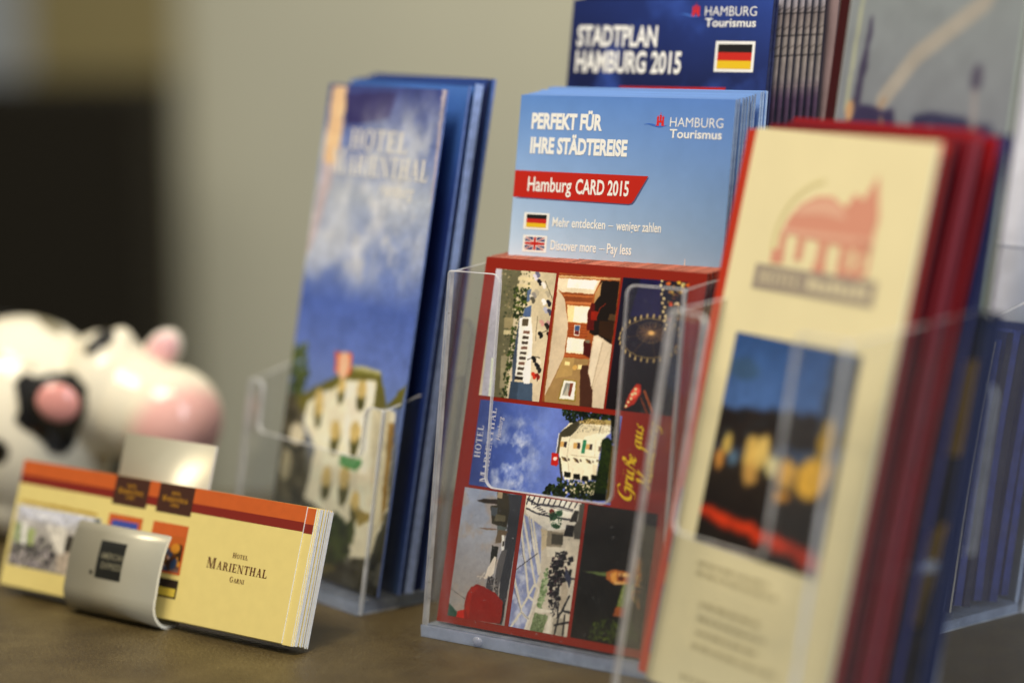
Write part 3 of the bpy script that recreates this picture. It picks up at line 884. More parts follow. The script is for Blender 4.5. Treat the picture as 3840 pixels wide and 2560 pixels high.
ART['harbour_photo'] = [
    ('g','9aa4bc','a3a7b4','9d9a9c','9a9692'),
    ('c','a89c94',.5,7,31,None),
    ('p','3a3c42',[(.759,.004),(1.03,-.002),(.948,.991),(.869,.994),(.815,.645),(.818,.252)]),
    ('p','5e5c5e',[(.73,.542),(.783,.428),(.869,.421),(.804,.725),(.869,.994),(.815,.99),(.728,.652)]),
    ('p','3a3526',[(.563,.001),(.758,.0),(.805,.095),(.805,.269),(.55,.247),(.483,.117),(.594,.102)]),
    ('p','4e545a',[(.497,.12),(.609,.12),(.621,.187),(.514,.186)]),
    ('p','6a6450',[(.598,.172),(.766,.169),(.771,.216),(.579,.225)]),
    ('p','9a8a72',[(.572,.0),(.66,-.001),(.665,.042),(.576,.043)]),
    ('p','33291d',[(.233,.09),(.352,.068),(.58,.055),(.592,.094),(.363,.103)]),
    ('p','5e6664',[(.642,.256),(.8,.253),(.767,.319),(.661,.318)]),
    ('p','8a7a62',[(.315,.296),(.491,.287),(.652,.287),(.496,.302)]),
    ('l','7a5c4c',.35,[(.387,.296),(.65,.283)]),
    ('p','6c5c48',[(.669,.286),(.844,.282),(.734,.384),(.648,.39)]),
    ('p','26261f',[(.6,.409),(.709,.417),(.7,.559),(.6,.638),(.59,.662),(.608,.551)]),
    ('p','e4d9cc',[(.661,.491),(.698,.497),(.699,.615),(.624,.66),(.54,.674),(.583,.584)]),
    ('l','e0d0c0',.3,[(.429,.663),(.588,.658)]),
    ('l','d8d0c8',.3,[(.47,.679),(.543,.626)]),
    ('p','f0ece4',[(.741,.32),(.785,.317),(.803,.434),(.765,.437)]),
    ('p','38342e',[(.768,.366),(.8,.367),(.797,.403),(.767,.405)]),
    ('p','46464c',[(.602,.646),(.711,.653),(.71,.763),(.594,.733)]),
    ('s',['2e2a28','6a6668','9a948e'],.42,100,33,[(.602,.646),(.763,.649),(.796,.757),(.609,.724)]),
    ('p','1f1e1d',[(.899,.835),(.953,.838),(.922,.993),(.886,.992)]),
    ('l','4a4848',.2,[(-.022,.788),(.268,.849)]),
    ('p','205040',[(-.032,.889),(.161,.957),(.158,1.004),(-.038,1.008)]),
    ('p','c0281a',[(.168,.948),(.295,.922),(.31,1.0),(.149,1.005)]),
    ('p','8c2016',[(.293,1.001),(.268,.893),(.291,.796),(.348,.748),(.43,.723),(.558,.732),(.744,.761),(.912,.818),(.924,.942),(.912,.99)]),
    ('p','a02a1c',[(.295,.922),(.311,.802),(.367,.75),(.488,.737),(.366,.806),(.369,.987)]),
    ('n',.024,1.2,34),
]
ART['winter_garden_photo'] = [
    ('g','c9bfae','cfc6b6'),
    ('p','8f98c0',[(.011,.145),(.334,.217),(.408,.568),(.375,.632),(.329,.883),(.278,1.003),(-.059,1.003)]),
    ('c','d5d9ea',.5,5,41,[(.011,.145),(.334,.217),(.4,.599),(.278,1.003),(-.059,1.003)]),
    ('l','dcd6ca',1.0,[(.081,.14),(.39,.569)]),
    ('l','dcd6ca',1.0,[(-.001,.161),(.358,.664)]),
    ('l','dcd6ca',1.0,[(-.008,.256),(.27,.749)]),
    ('l','dcd6ca',1.0,[(-.015,.63),(.184,.871)]),
    ('l','dcd6ca',1.0,[(.162,.174),(.411,.552)]),
    ('l','dcd6ca',1.0,[(.184,.871),(.324,.922)]),
    ('l','dcd6ca',1.0,[(.27,.749),(.404,.785)]),
    ('l','dcd6ca',1.0,[(.345,.65),(.425,.683)]),
    ('l','dcd6ca',1.0,[(.27,.749),(.175,.841)]),
    ('l','dcd6ca',1.0,[(.184,.871),(.044,.991)]),
    ('l','dcd6ca',1.0,[(.345,.65),(.28,.725)]),
    ('l','dcd6ca',1.0,[(.425,.683),(.278,1.003)]),
    ('l','3a3a44',.3,[(-.016,.572),(.108,.512),(.326,.419)]),
    ('l','55555e',.2,[(.03,.378),(.125,.511)]),
    ('l','50505a',.18,[(-.016,.685),(.173,.865)]),
    ('l','60606a',.15,[(.321,.915),(.176,.872)]),
    ('l','50505a',.18,[(.095,.155),(.235,.41)]),
    ('p','e2ddd2',[(.016,-.011),(1.038,-.011),(1.014,.109),(.868,.196),(.464,.239),(.162,.174),(.033,.128)]),
    ('l','3a3a42',.7,[(.028,.027),(.196,.055),(.581,.049),(.81,.061)]),
    ('l','34343c',.7,[(.032,.097),(.217,.124),(.519,.135),(.78,.133)]),
    ('l','2a2a32',.55,[(.052,.002),(.019,.066)]),
    ('l','2a2a32',.55,[(.144,.001),(.11,.064)]),
    ('l','2a2a32',.55,[(.236,.001),(.202,.061)]),
    ('l','2a2a32',.55,[(.328,.001),(.292,.058)]),
    ('l','2a2a32',.55,[(.419,.0),(.383,.055)]),
    ('l','2a2a32',.55,[(.51,-.0),(.473,.052)]),
    ('l','2a2a32',.55,[(.6,-.001),(.563,.05)]),
    ('l','2a2a32',.55,[(.691,-.001),(.653,.047)]),
    ('l','2a2a32',.55,[(.781,-.001),(.743,.044)]),
    ('l','2a2a32',.55,[(.87,-.002),(.832,.041)]),
    ('l','2a2a32',.55,[(.96,-.002),(.921,.039)]),
    ('l','2a2a32',.4,[(.019,.027),(.077,.019)]),
    ('l','2a2a32',.4,[(.058,.039),(.116,.031)]),
    ('l','2a2a32',.4,[(.098,.05),(.155,.042)]),
    ('l','2a2a32',.4,[(.137,.062),(.194,.054)]),
    ('l','2a2a32',.4,[(.175,.073),(.233,.065)]),
    ('l','2a2a32',.4,[(.214,.085),(.272,.076)]),
    ('l','2a2a32',.4,[(.253,.096),(.31,.088)]),
    ('l','2a2a32',.4,[(.292,.108),(.349,.099)]),
    ('l','2a2a32',.4,[(.331,.119),(.388,.111)]),
    ('l','6e6c70',.3,[(.153,.085),(.268,.058),(.814,.073)]),
    ('e','1e3a28',(.5,.128),1.8,1.6,0),
    ('e','24462e',(.596,.099),1.5,1.2,0),
    ('e','6a2a1e',(.463,.092),1.2,1.0,0),
    ('e','2a4a30',(.575,.2),1.8,.9,0),
    ('s',['1c3a26','2c5636','4a7050'],.51,100,42,[(.407,.111),(.64,.073),(.648,.211),(.489,.206)]),
    ('p','33322f',[(.807,.108),(.844,.059),(.914,.062),(.905,.147),(.784,.148)]),
    ('p','55524c',[(.915,.008),(1.039,-.007),(1.026,.262),(.891,.271),(.864,.181),(.918,.131)]),
    ('p','c8b89a',[(.322,.233),(.43,.241),(.45,.364),(.391,.399)]),
    ('p','8c8270',[(.438,.241),(.708,.238),(.706,.346),(.448,.356)]),
    ('p','4a463c',[(.514,.259),(.712,.253),(.719,.329),(.529,.335)]),
    ('p','1c1a1c',[(.74,.174),(.87,.173),(.87,.257),(.715,.26)]),
    ('p','d8d0c0',[(.467,.363),(.793,.347),(.788,.386),(.49,.438)]),
    ('p','d6ccba',[(.76,.296),(1.014,.278),(.978,.556),(.786,.494),(.783,.371)]),
    ('s',['14141a','1e1e24','2a2a32','0e0e12','4a3038'],.94,260,43,[(.615,.391),(.819,.376),(.82,.491),(.964,.512),(.894,.563),(.76,.634),(.685,.732),(.574,.71),(.554,.588),(.568,.463)]),
    ('s',['7d9468','8ea878','6a8058','b0bc98'],.85,180,44,[(.476,.563),(.526,.497),(.56,.665),(.521,.822),(.428,.806)]),
    ('p','b6aa98',[(.802,.546),(.947,.681),(.87,.825),(.789,.785)]),
    ('p','3a3e52',[(.822,.499),(.944,.559),(.925,.637),(.821,.553)]),
    ('p','c4bcae',[(.916,.638),(.998,.624),(1.01,.776),(.885,.816)]),
    ('l','1e2028',.6,[(.946,.566),(1.007,.566)]),
    ('l','1e2028',.8,[(.943,.697),(.851,.819)]),
    ('l','23252d',.9,[(.741,.912),(.865,.81),(1.005,.814)]),
    ('l','1c1e26',.7,[(.75,.658),(.806,.899)]),
    ('s',['16161c','24242c','3a3840','b8b0a4'],.77,140,45,[(.62,.691),(.75,.658),(.789,.785),(.714,.883),(.623,.814)]),
    ('p','16161c',[(.675,.404),(.776,.388),(.815,.43),(.729,.45)]),
    ('p','3a3038',[(.693,.418),(.73,.409),(.73,.433),(.691,.433)]),
    ('l','d8d2c8',.12,[(.675,.402),(.776,.387)]),
    ('p','16161c',[(.627,.451),(.744,.432),(.789,.48),(.689,.504)]),
    ('p','3a3038',[(.647,.466),(.69,.457),(.691,.484),(.645,.484)]),
    ('l','d8d2c8',.12,[(.626,.448),(.743,.431)]),
    ('p','16161c',[(.831,.413),(.91,.4),(.94,.433),(.873,.449)]),
    ('p','3a3038',[(.844,.424),(.873,.417),(.874,.435),(.843,.435)]),
    ('l','d8d2c8',.12,[(.83,.411),(.909,.399)]),
    ('p','16161c',[(.585,.495),(.654,.484),(.68,.512),(.621,.526)]),
    ('p','3a3038',[(.596,.504),(.622,.498),(.622,.514),(.595,.514)]),
    ('l','d8d2c8',.12,[(.584,.493),(.653,.483)]),
    ('p','16161c',[(.641,.529),(.747,.512),(.787,.555),(.697,.577)]),
    ('p','3a3038',[(.659,.543),(.698,.534),(.698,.559),(.657,.559)]),
    ('l','d8d2c8',.12,[(.64,.526),(.746,.511)]),
    ('p','16161c',[(.591,.571),(.66,.56),(.686,.588),(.627,.603)]),
    ('p','3a3038',[(.603,.58),(.628,.574),(.628,.59),(.601,.59)]),
    ('l','d8d2c8',.12,[(.59,.569),(.659,.559)]),
    ('p','16161c',[(.741,.573),(.82,.56),(.851,.593),(.783,.609)]),
    ('p','3a3038',[(.755,.584),(.784,.577),(.784,.595),(.753,.595)]),
    ('l','d8d2c8',.12,[(.74,.571),(.82,.559)]),
    ('p','16161c',[(.563,.617),(.643,.604),(.674,.637),(.605,.653)]),
    ('p','3a3038',[(.577,.628),(.606,.621),(.606,.64),(.575,.64)]),
    ('l','d8d2c8',.12,[(.562,.615),(.642,.603)]),
    ('p','16161c',[(.647,.686),(.737,.671),(.772,.708),(.695,.727)]),
    ('p','3a3038',[(.662,.698),(.695,.69),(.696,.711),(.66,.711)]),
    ('l','d8d2c8',.12,[(.646,.683),(.737,.67)]),
    ('p','16161c',[(.593,.748),(.662,.737),(.688,.765),(.63,.779)]),
    ('p','3a3038',[(.605,.757),(.63,.751),(.63,.767),(.603,.767)]),
    ('l','d8d2c8',.12,[(.592,.746),(.661,.736)]),
    ('p','16161c',[(.722,.715),(.791,.704),(.817,.732),(.759,.746)]),
    ('p','3a3038',[(.734,.724),(.759,.718),(.759,.734),(.732,.734)]),
    ('l','d8d2c8',.12,[(.721,.713),(.79,.703)]),
    ('p','16161c',[(.821,.449),(.879,.44),(.901,.463),(.852,.475)]),
    ('p','3a3038',[(.831,.457),(.852,.452),(.852,.465),(.83,.465)]),
    ('l','d8d2c8',.12,[(.82,.447),(.879,.439)]),
    ('p','6e7d5a',[(.41,.861),(.639,.866),(.577,1.002),(.364,.996)]),
    ('s',['8a9a72','5a6a48','7c8a68'],.77,100,46,[(.41,.861),(.639,.866),(.577,1.002),(.364,.996)]),
    ('p','dcd6c8',[(.399,.824),(.695,.82),(.692,.839),(.409,.858)]),
    ('p','dcd6c8',[(.646,.858),(.699,.862),(.698,1.0),(.628,.998)]),
    ('p','a9a192',[(.729,.875),(.934,.866),(.938,.992),(.732,.997)]),
    ('l','1c1c22',.8,[(.762,.926),(1.008,.883)]),
    ('l','24242a',.7,[(.822,.837),(.783,.993)]),
    ('l','1c1c22',.7,[(.908,.837),(.92,.989)]),
    ('n',.027,1.0,47),
]
ART['night_tower_photo'] = [
    ('g','231e19','1c1813','14120d'),
    ('p','6a7a4a',[(.049,.497),(.443,.478),(.452,.515)]),
    ('p','b06a34',[(.383,.475),(.493,.447),(.728,.453),(.749,.535),(.508,.559),(.397,.527)]),
    ('p','e0a050',[(.445,.485),(.527,.463),(.548,.544),(.474,.543)]),
    ('p','e8c080',[(.557,.468),(.716,.462),(.714,.485),(.563,.49)]),
    ('p','5a2a18',[(.564,.494),(.636,.491),(.63,.522),(.564,.524)]),
    ('e','5a2418',(.597,.48),.5,.5,0),
    ('p','e0b070',[(.502,.537),(.746,.524),(.75,.538),(.507,.557)]),
    ('p','4e5a30',[(.636,.548),(.791,.531),(.757,.79),(.566,.785)]),
    ('e','8a9a50',(.661,.561),.55,.55,0),
    ('e','a9b070',(.701,.558),.55,.55,0),
    ('e','8a9a50',(.741,.554),.55,.55,0),
    ('e','a9b070',(.78,.551),.55,.55,0),
    ('e','a9b070',(.654,.584),.55,.55,0),
    ('e','8a9a50',(.694,.581),.55,.55,0),
    ('e','a9b070',(.734,.577),.55,.55,0),
    ('e','8a9a50',(.773,.574),.55,.55,0),
    ('e','8a9a50',(.647,.608),.55,.55,0),
    ('e','a9b070',(.687,.604),.55,.55,0),
    ('e','8a9a50',(.727,.601),.55,.55,0),
    ('e','a9b070',(.766,.597),.55,.55,0),
    ('e','a9b070',(.64,.631),.55,.55,0),
    ('e','8a9a50',(.68,.627),.55,.55,0),
    ('e','a9b070',(.72,.624),.55,.55,0),
    ('e','8a9a50',(.759,.62),.55,.55,0),
    ('e','8a9a50',(.633,.654),.55,.55,0),
    ('e','a9b070',(.673,.651),.55,.55,0),
    ('e','8a9a50',(.713,.647),.55,.55,0),
    ('e','a9b070',(.752,.644),.55,.55,0),
    ('e','a9b070',(.626,.678),.55,.55,0),
    ('e','8a9a50',(.666,.674),.55,.55,0),
    ('e','a9b070',(.706,.671),.55,.55,0),
    ('e','8a9a50',(.745,.667),.55,.55,0),
    ('e','8a9a50',(.619,.701),.55,.55,0),
    ('e','a9b070',(.659,.697),.55,.55,0),
    ('e','8a9a50',(.698,.694),.55,.55,0),
    ('e','a9b070',(.738,.69),.55,.55,0),
    ('e','a9b070',(.612,.724),.55,.55,0),
    ('e','8a9a50',(.652,.721),.55,.55,0),
    ('e','a9b070',(.691,.717),.55,.55,0),
    ('e','8a9a50',(.731,.713),.55,.55,0),
    ('e','8a9a50',(.605,.748),.55,.55,0),
    ('e','a9b070',(.645,.744),.55,.55,0),
    ('e','8a9a50',(.684,.74),.55,.55,0),
    ('e','a9b070',(.724,.737),.55,.55,0),
    ('p','a05a30',[(.578,.716),(.736,.709),(.726,.786),(.552,.786)]),
    ('p','8a5a34',[(.714,.341),(.841,.331),(.869,.554),(.737,.49)]),
    ('s',['a07040','6a4a2a','b0a060','c8884a'],.68,140,51,[(.728,.34),(.873,.343),(.907,.701),(.775,.638)]),
    ('s',['1e2812','2c3a14','44521c','5c6a24','161c0e'],.85,440,52,[(.277,.857),(.413,.814),(.674,.805),(.813,.785),(.991,.919),(.718,.978),(.252,.989)]),
    ('n',.036,1.3,53),
]
ART['cover_photo'] = [
    ('g','46508e','6f80b8','b2bccf','8b9ccb','5870bc','6a80c6','7a90c4','6b6a60','4a4a3c','38362c'),
    ('p','3f3c70',[(.147,.02),(.586,.009),(.552,.066),(.185,.084)]),
    ('c','ccd2de',.42,30,61,[(-.021,.096),(.969,.027),(.956,.369),(.002,.406)]),
    ('c','e2e4ea',.5,18,62,[(.085,.214),(.921,.168),(.893,.372),(.012,.394)]),
    ('p','f2cea4',[(.032,.005),(.159,.004),(.161,.162),(.035,.19)]),
    ('p','c8bcc4',[(.038,.165),(.161,.162),(.047,.33),(-.005,.365)]),
    ('p','b8b0c0',[(.956,.0),(.985,.0),(.999,.22),(.98,.221)]),
    ('s',['3c4a22','57662c','6d7a3a','2e3a1c','4a5a28'],3.2,120,63,[(-.033,.543),(.14,.543),(.116,.585),(.198,.584),(.119,.644),(.04,.732),(-.065,.753),(-.049,.669)]),
    ('p','4a4632',[(-.044,.65),(.119,.644),(.232,.75),(.281,.858),(-.035,.857)]),
    ('s',['39392c','5a5540','2a2a22','6a6450'],3.5,90,64,[(-.01,.678),(.138,.647),(.278,.799),(.25,.86),(-.028,.868)]),
    ('e','d8cfb4',(.136,.726),6,5,0),
    ('e','b8b090',(.074,.793),4,7,0),
    ('p','6e6a2c',[(.076,.654),(.396,.594),(.543,.577),(.785,.572),(.862,.628),(.994,.575),(.979,.625),(.792,.636),(.759,.606),(.569,.594),(.246,.637),(.177,.686)]),
    ('p','8c8a48',[(.536,.565),(.778,.565),(.786,.574),(.543,.577)]),
    ('p','d3cf9a',[(.534,.562),(.771,.561),(.779,.567),(.537,.568)]),
    ('p','f2ecd2',[(.192,.655),(.506,.594),(.745,.581),(.764,.634),(.94,.635),(.976,.824),(.888,.93),(.711,.94),(.721,.878),(.514,.871),(.277,.851),(.31,.745),(.186,.7)]),
    ('p','faf4e0',[(.493,.598),(.731,.584),(.746,.635),(.762,.767),(.582,.775)]),
    ('p','e0d8b8',[(.75,.642),(.897,.637),(.962,.825),(.884,.923)]),
    ('p','6a6636',[(.756,.588),(.862,.628),(.822,.636),(.746,.635)]),
    ('e','55542c',(.643,.621),3.2,6.5,0),
    ('e','d6be7c',(.638,.605),3.4,4.2,0),
    ('e','55542c',(.292,.661),3.2,6.5,0),
    ('e','d6be7c',(.287,.644),3.4,4.2,0),
    ('e','55542c',(.468,.622),2.5600000000000005,5.2,0),
    ('e','d6be7c',(.465,.609),2.72,3.3600000000000003,0),
    ('e','55542c',(.637,.71),3.5200000000000005,7.15,0),
    ('e','d6be7c',(.631,.692),3.74,4.620000000000001,0),
    ('e','55542c',(.469,.717),3.5200000000000005,7.15,0),
    ('e','d6be7c',(.463,.699),3.74,4.620000000000001,0),
    ('e','55542c',(.601,.807),3.84,7.8,0),
    ('e','d6be7c',(.594,.787),4.08,5.04,0),
    ('e','55542c',(.448,.813),3.5200000000000005,7.15,0),
    ('e','d6be7c',(.442,.795),3.74,4.620000000000001,0),
    ('e','55542c',(.715,.842),3.2,6.5,0),
    ('e','d6be7c',(.71,.826),3.4,4.2,0),
    ('e','55542c',(.303,.679),2.5600000000000005,5.2,0),
    ('e','d6be7c',(.3,.666),2.72,3.3600000000000003,0),
    ('p','3f8a44',[(.537,.745),(.718,.743),(.717,.754),(.679,.768),(.542,.765)]),
    ('p','7fb480',[(.569,.752),(.691,.75),(.687,.756),(.572,.758)]),
    ('p','e0602c',[(.37,.544),(.52,.539),(.527,.582),(.488,.589),(.391,.585)]),
    ('e','f4c0a0',(.455,.566),4.6,6,0),
    ('s',['2a3a1c','3a4a22','22301a','46552a'],4,120,65,[(.488,.88),(.572,.863),(.723,.881),(.713,.943),(.692,.959),(.484,.979),(.45,.898)]),
    ('p','5a5434',[(.477,.969),(.691,.958),(.676,.986),(.464,.999)]),
    ('p','34342c',[(.461,.996),(.989,.922),(1.018,.998),(.455,1.011)]),
    ('s',['2c2c28','45453e','606058','1e1e1a'],3.5,60,66,[(.626,.954),(.972,.92),(.994,.982),(.649,.992)]),
    ('p','a8843c',[(.895,.659),(.945,.656),(.962,.825),(.935,.855)]),
    ('p','9c8a4c',[(.715,.842),(.867,.842),(.859,.853),(.765,.875)]),
    ('n',.05,6,67),
]
ART['breakfast_room_photo'] = [
    ('g','b9bccb','b3aea6','8c8880','948d86'),
    ('p','c9cbd8',[(-.01,.015),(.809,.006),(.613,.213),(.132,.179)]),
    ('l','e2e2e0',.5,[(.066,.036),(.348,.163)]),
    ('l','e2e2e0',.5,[(.168,.03),(.407,.172)]),
    ('l','e2e2e0',.5,[(.269,.025),(.465,.181)]),
    ('l','e2e2e0',.5,[(.37,.019),(.524,.189)]),
    ('l','e2e2e0',.5,[(.469,.014),(.582,.198)]),
    ('l','e2e2e0',.5,[(.569,.008),(.641,.206)]),
    ('l','e2e2e0',.5,[(.667,.003),(.698,.214)]),
    ('l','e2e2e0',.5,[(.766,-.002),(.756,.223)]),
    ('p','98a37c',[(-.012,.295),(.104,.286),(.108,.603),(.013,.608)]),
    ('p','a3b070',[(.168,.368),(.265,.383),(.257,.623),(.177,.624)]),
    ('p','ebe9e2',[(.104,.286),(.163,.29),(.166,.647),(.114,.641)]),
    ('p','d9d4c8',[(.393,.27),(.616,.232),(.65,.752),(.512,.593)]),
    ('p','3b352c',[(.633,.345),(.744,.335),(.753,.587),(.65,.654)]),
    ('s',['222026','302c30','48424a','181618'],1.6,130,71,[(.009,.729),(.195,.6),(.321,.467),(.554,.582),(.598,.883),(.461,.922),(.322,.96),(.019,.985)]),
    ('s',['bdb4b4','d6ccca','8a8288'],1.2,40,72,[(.021,.806),(.479,.661),(.519,.925),(.022,1.004)]),
    ('p','b3a594',[(.57,.695),(.726,.594),(.727,.984),(.596,.962)]),
    ('p','3c4a40',[(.924,.026),(.991,.008),(.992,.115),(.924,.123)]),
    ('p','c8c8cc',[(.785,.032),(.909,.02),(.898,.139),(.804,.164)]),
    ('n',.1,1.6,73),
]
ART['night_street_photo'] = [
    ('g','2f5088','4668a4','4a6ca8','2a2118','1c1510','1a120c'),
    ('p','241c18',[(-.014,.355),(.604,.306),(1.097,.304),(1.133,.409),(-.012,.534)]),
    ('e','3c5a80',(.126,.16),9,4,0),
    ('p','404858',[(.776,.024),(1.017,.017),(1.034,.336),(.783,.372)]),
    ('s',['1a1a1c','33404a','2a2420'],3,25,81,[(-.005,.378),(.567,.311),(.568,.425),(-.005,.497)]),
    ('e','d8b85c',(.119,.514),2.4,4.5,0),
    ('e','d9b45e',(.323,.531),5.5,6.5,0),
    ('e','e0c06c',(.401,.519),3.5,6.5,0),
    ('e','e6dca0',(.497,.562),3.2,3.6,0),
    ('e','5a7a98',(.174,.577),2.0,3.2,0),
    ('e','d8a850',(.622,.577),5,5,0),
    ('e','ecb63c',(.814,.57),8,7,0),
    ('e','e8b440',(.889,.513),5,8,0),
    ('e','c89a50',(.335,.622),4,4.5,0),
    ('e','c88a40',(.073,.592),2.5,4,0),
    ('e','e0a02c',(.581,.686),2.6,2.2,0),
    ('e','d8942c',(.638,.677),2,2,0),
    ('e','b89430',(.87,.404),4,8,0),
    ('p','b02c0c',[(.002,.805),(1.12,.906),(1.145,.979),(.002,.865)]),
    ('p','d63a10',[(.026,.811),(.728,.877),(.74,.909),(.017,.845)]),
    ('n',.05,5,82),
]
ART['skyline_photo'] = [
    ('g','8b979b','8d979c','8b949c','868e98','828894','7e8492'),
    ('l','a9a6a0',7.0,[(.797,.31),(.77,.348),(.433,.502),(.271,.634)]),
    ('l','a89684',3.0,[(.281,.634),(.207,.714)]),
    ('l','b9bfa2',1.6,[(.073,.311),(.057,.666)]),
    ('p','46425c',[(.132,.389),(.146,.391),(.158,.442),(.147,.477),(.156,.542),(.141,.578),(.142,.653),(.185,.692),(.214,.792),(.08,.798),(.063,.671),(.102,.624),(.105,.543),(.123,.482),(.127,.442)]),
    ('p','3c3658',[(.151,.648),(.235,.653),(.279,.664),(.342,.655),(.37,.716),(.415,.783),(.111,.796),(.084,.706)]),
    ('p','3a3a5a',[(.457,.673),(.556,.658),(.759,.668),(.772,.682),(.901,.682),(.937,.808),(.488,.829)]),
    ('e','5a586c',(.785,.557),3.0,5.0,0),
    ('l','9a9598',2.2,[(.785,.595),(.809,.747)]),
    ('e','c8a078',(.084,.67),2.2,4.0,0),
    ('l','b89070',1.2,[(.275,.684),(.295,.718)]),
    ('l','8a8c9a',1.4,[(.563,.699),(.598,.737)]),
    ('n',.03,8,7),
]

# ================================================================== the surface and the background
def desk_material():
    m = bpy.data.materials.new('brown_stone_laminate')
    m.use_nodes = True
    nt = m.node_tree
    b = nt.nodes['Principled BSDF']
    tc = nt.nodes.new('ShaderNodeTexCoord')
    def noise(scale, detail, rough=.6):
        n = nt.nodes.new('ShaderNodeTexNoise')
        n.inputs['Scale'].default_value = scale; n.inputs['Detail'].default_value = detail; n.inputs['Roughness'].default_value = rough
        nt.links.new(tc.outputs['Object'], n.inputs['Vector'])
        return n
    n1, n2, n3 = noise(38, 6), noise(900, 6, .75), noise(1500, 3)
    r = nt.nodes.new('ShaderNodeValToRGB')
    r.color_ramp.elements[0].position = .28; r.color_ramp.elements[0].color = (*lin('1e170d'), 1)
    r.color_ramp.elements[1].position = .72; r.color_ramp.elements[1].color = (*lin('776a46'), 1)
    e = r.color_ramp.elements.new(.5); e.color = (*lin('463a20'), 1)
    mx = nt.nodes.new('ShaderNodeMix'); mx.data_type = 'FLOAT'; mx.inputs[0].default_value = .72
    nt.links.new(n1.outputs['Fac'], mx.inputs[2]); nt.links.new(n2.outputs['Fac'], mx.inputs[3])
    nt.links.new(mx.outputs[0], r.inputs['Fac'])
    nt.links.new(r.outputs['Color'], b.inputs['Base Color'])
    mr = nt.nodes.new('ShaderNodeMapRange'); mr.inputs['To Min'].default_value = .30; mr.inputs['To Max'].default_value = .55
    nt.links.new(n2.outputs['Fac'], mr.inputs['Value']); nt.links.new(mr.outputs[0], b.inputs['Roughness'])
    bp = nt.nodes.new('ShaderNodeBump'); bp.inputs['Strength'].default_value = .5; bp.inputs['Distance'].default_value = .0004
    nt.links.new(n3.outputs['Fac'], bp.inputs['Height']); nt.links.new(bp.outputs['Normal'], b.inputs['Normal'])
    b.inputs['Specular IOR Level'].default_value = .4
    return m

desk = link('desk_top', box_me('desk_top', -900, 1000, 500, 1215, -38, 0), None, [desk_material(), mat('desk_edge', '2e2820', .5)])
desk.data.materials[1] = desk.data.materials[0]
tag(desk, kind='structure')
wall = link('wall', box_me('wall', -2600, 2600, 4000, 4060, -1000, 1700), None, [mat('wall_paint', 'c6c6b4', .85, noise=.04, nscale=3), mat('wall_paint_edge', 'a49c84', .9)])
tag(wall, kind='structure')
floor = link('floor', box_me('floor', -2600, 2600, -900, 4000, -1040, -1000), None, [mat('floor_carpet', '6a6250', .9), mat('floor_carpet_side', '5e5644', .9)])
floor.data.materials[1] = floor.data.materials[0]
tag(floor, kind='structure')

cab = link('cabinet', None)
cab.location = (-0.85, 3.40, -1.0)
cb = box_me('cabinet_body', -500, 364, -170, 170, 0, 1112)
link('cabinet_body', cb, cab, [mat('dark_cabinet', '221f18', .9, .15), mat('dark_cabinet', '221f18')])
tag(cab, 'large black out-of-focus cabinet on the left behind the cow money bank', 'cabinet')
door = link('door', None)
door.location = (-0.70, 3.93, -1.0)
link('door_leaf', box_me('door_leaf', -72, 168, -20, 20, 0, 2100), door, [mat('olive_wood', '887c50', .5), mat('olive_wood', '887c50')])
link('door_frame', box_me('door_frame', -172, -73, -24, 20, 0, 2100), door, [mat('pale_frame', '9aa0a4', .5), mat('pale_frame', '9aa0a4')])
tag(door, 'blurred olive brown door by the wall, above and behind the black cabinet', 'door')

# ================================================================== clear holders
def u_front(x0, x1, top, xi0, xi1, cut, r=4.0, ro=1.5):
    """front wall of a pocket with a U cut out between its two wings"""
    o = [(x0, 0), (x1, 0)]
    o += arc(x1 - ro, top - ro, ro, 0, 90, 3)
    o += arc(xi1 + r, top - r, r, 90, 180)
    o += arc(xi1 - r, cut + r, r, 0, -90)
    o += arc(xi0 + r, cut + r, r, -90, -180)
    o += arc(xi0 - r, top - r, r, 0, 90)
    o += arc(x0 + ro, top - ro, ro, 90, 180, 3)
    return o

def side_me(name, x0, x1, pts):
    """side wall: outline in the YZ plane, x0..x1 thick; slot 0 faces, slot 1 edges"""
    n = len(pts)
    v = [(x0, y, z) for y, z in pts] + [(x1, y, z) for y, z in pts]
    f = [tuple(range(n))[::-1], tuple(range(n, 2 * n))] + [(i, (i + 1) % n, n + (i + 1) % n, n + i) for i in range(n)]
    return me_from(name, v, f, [0, 0] + [1] * n)

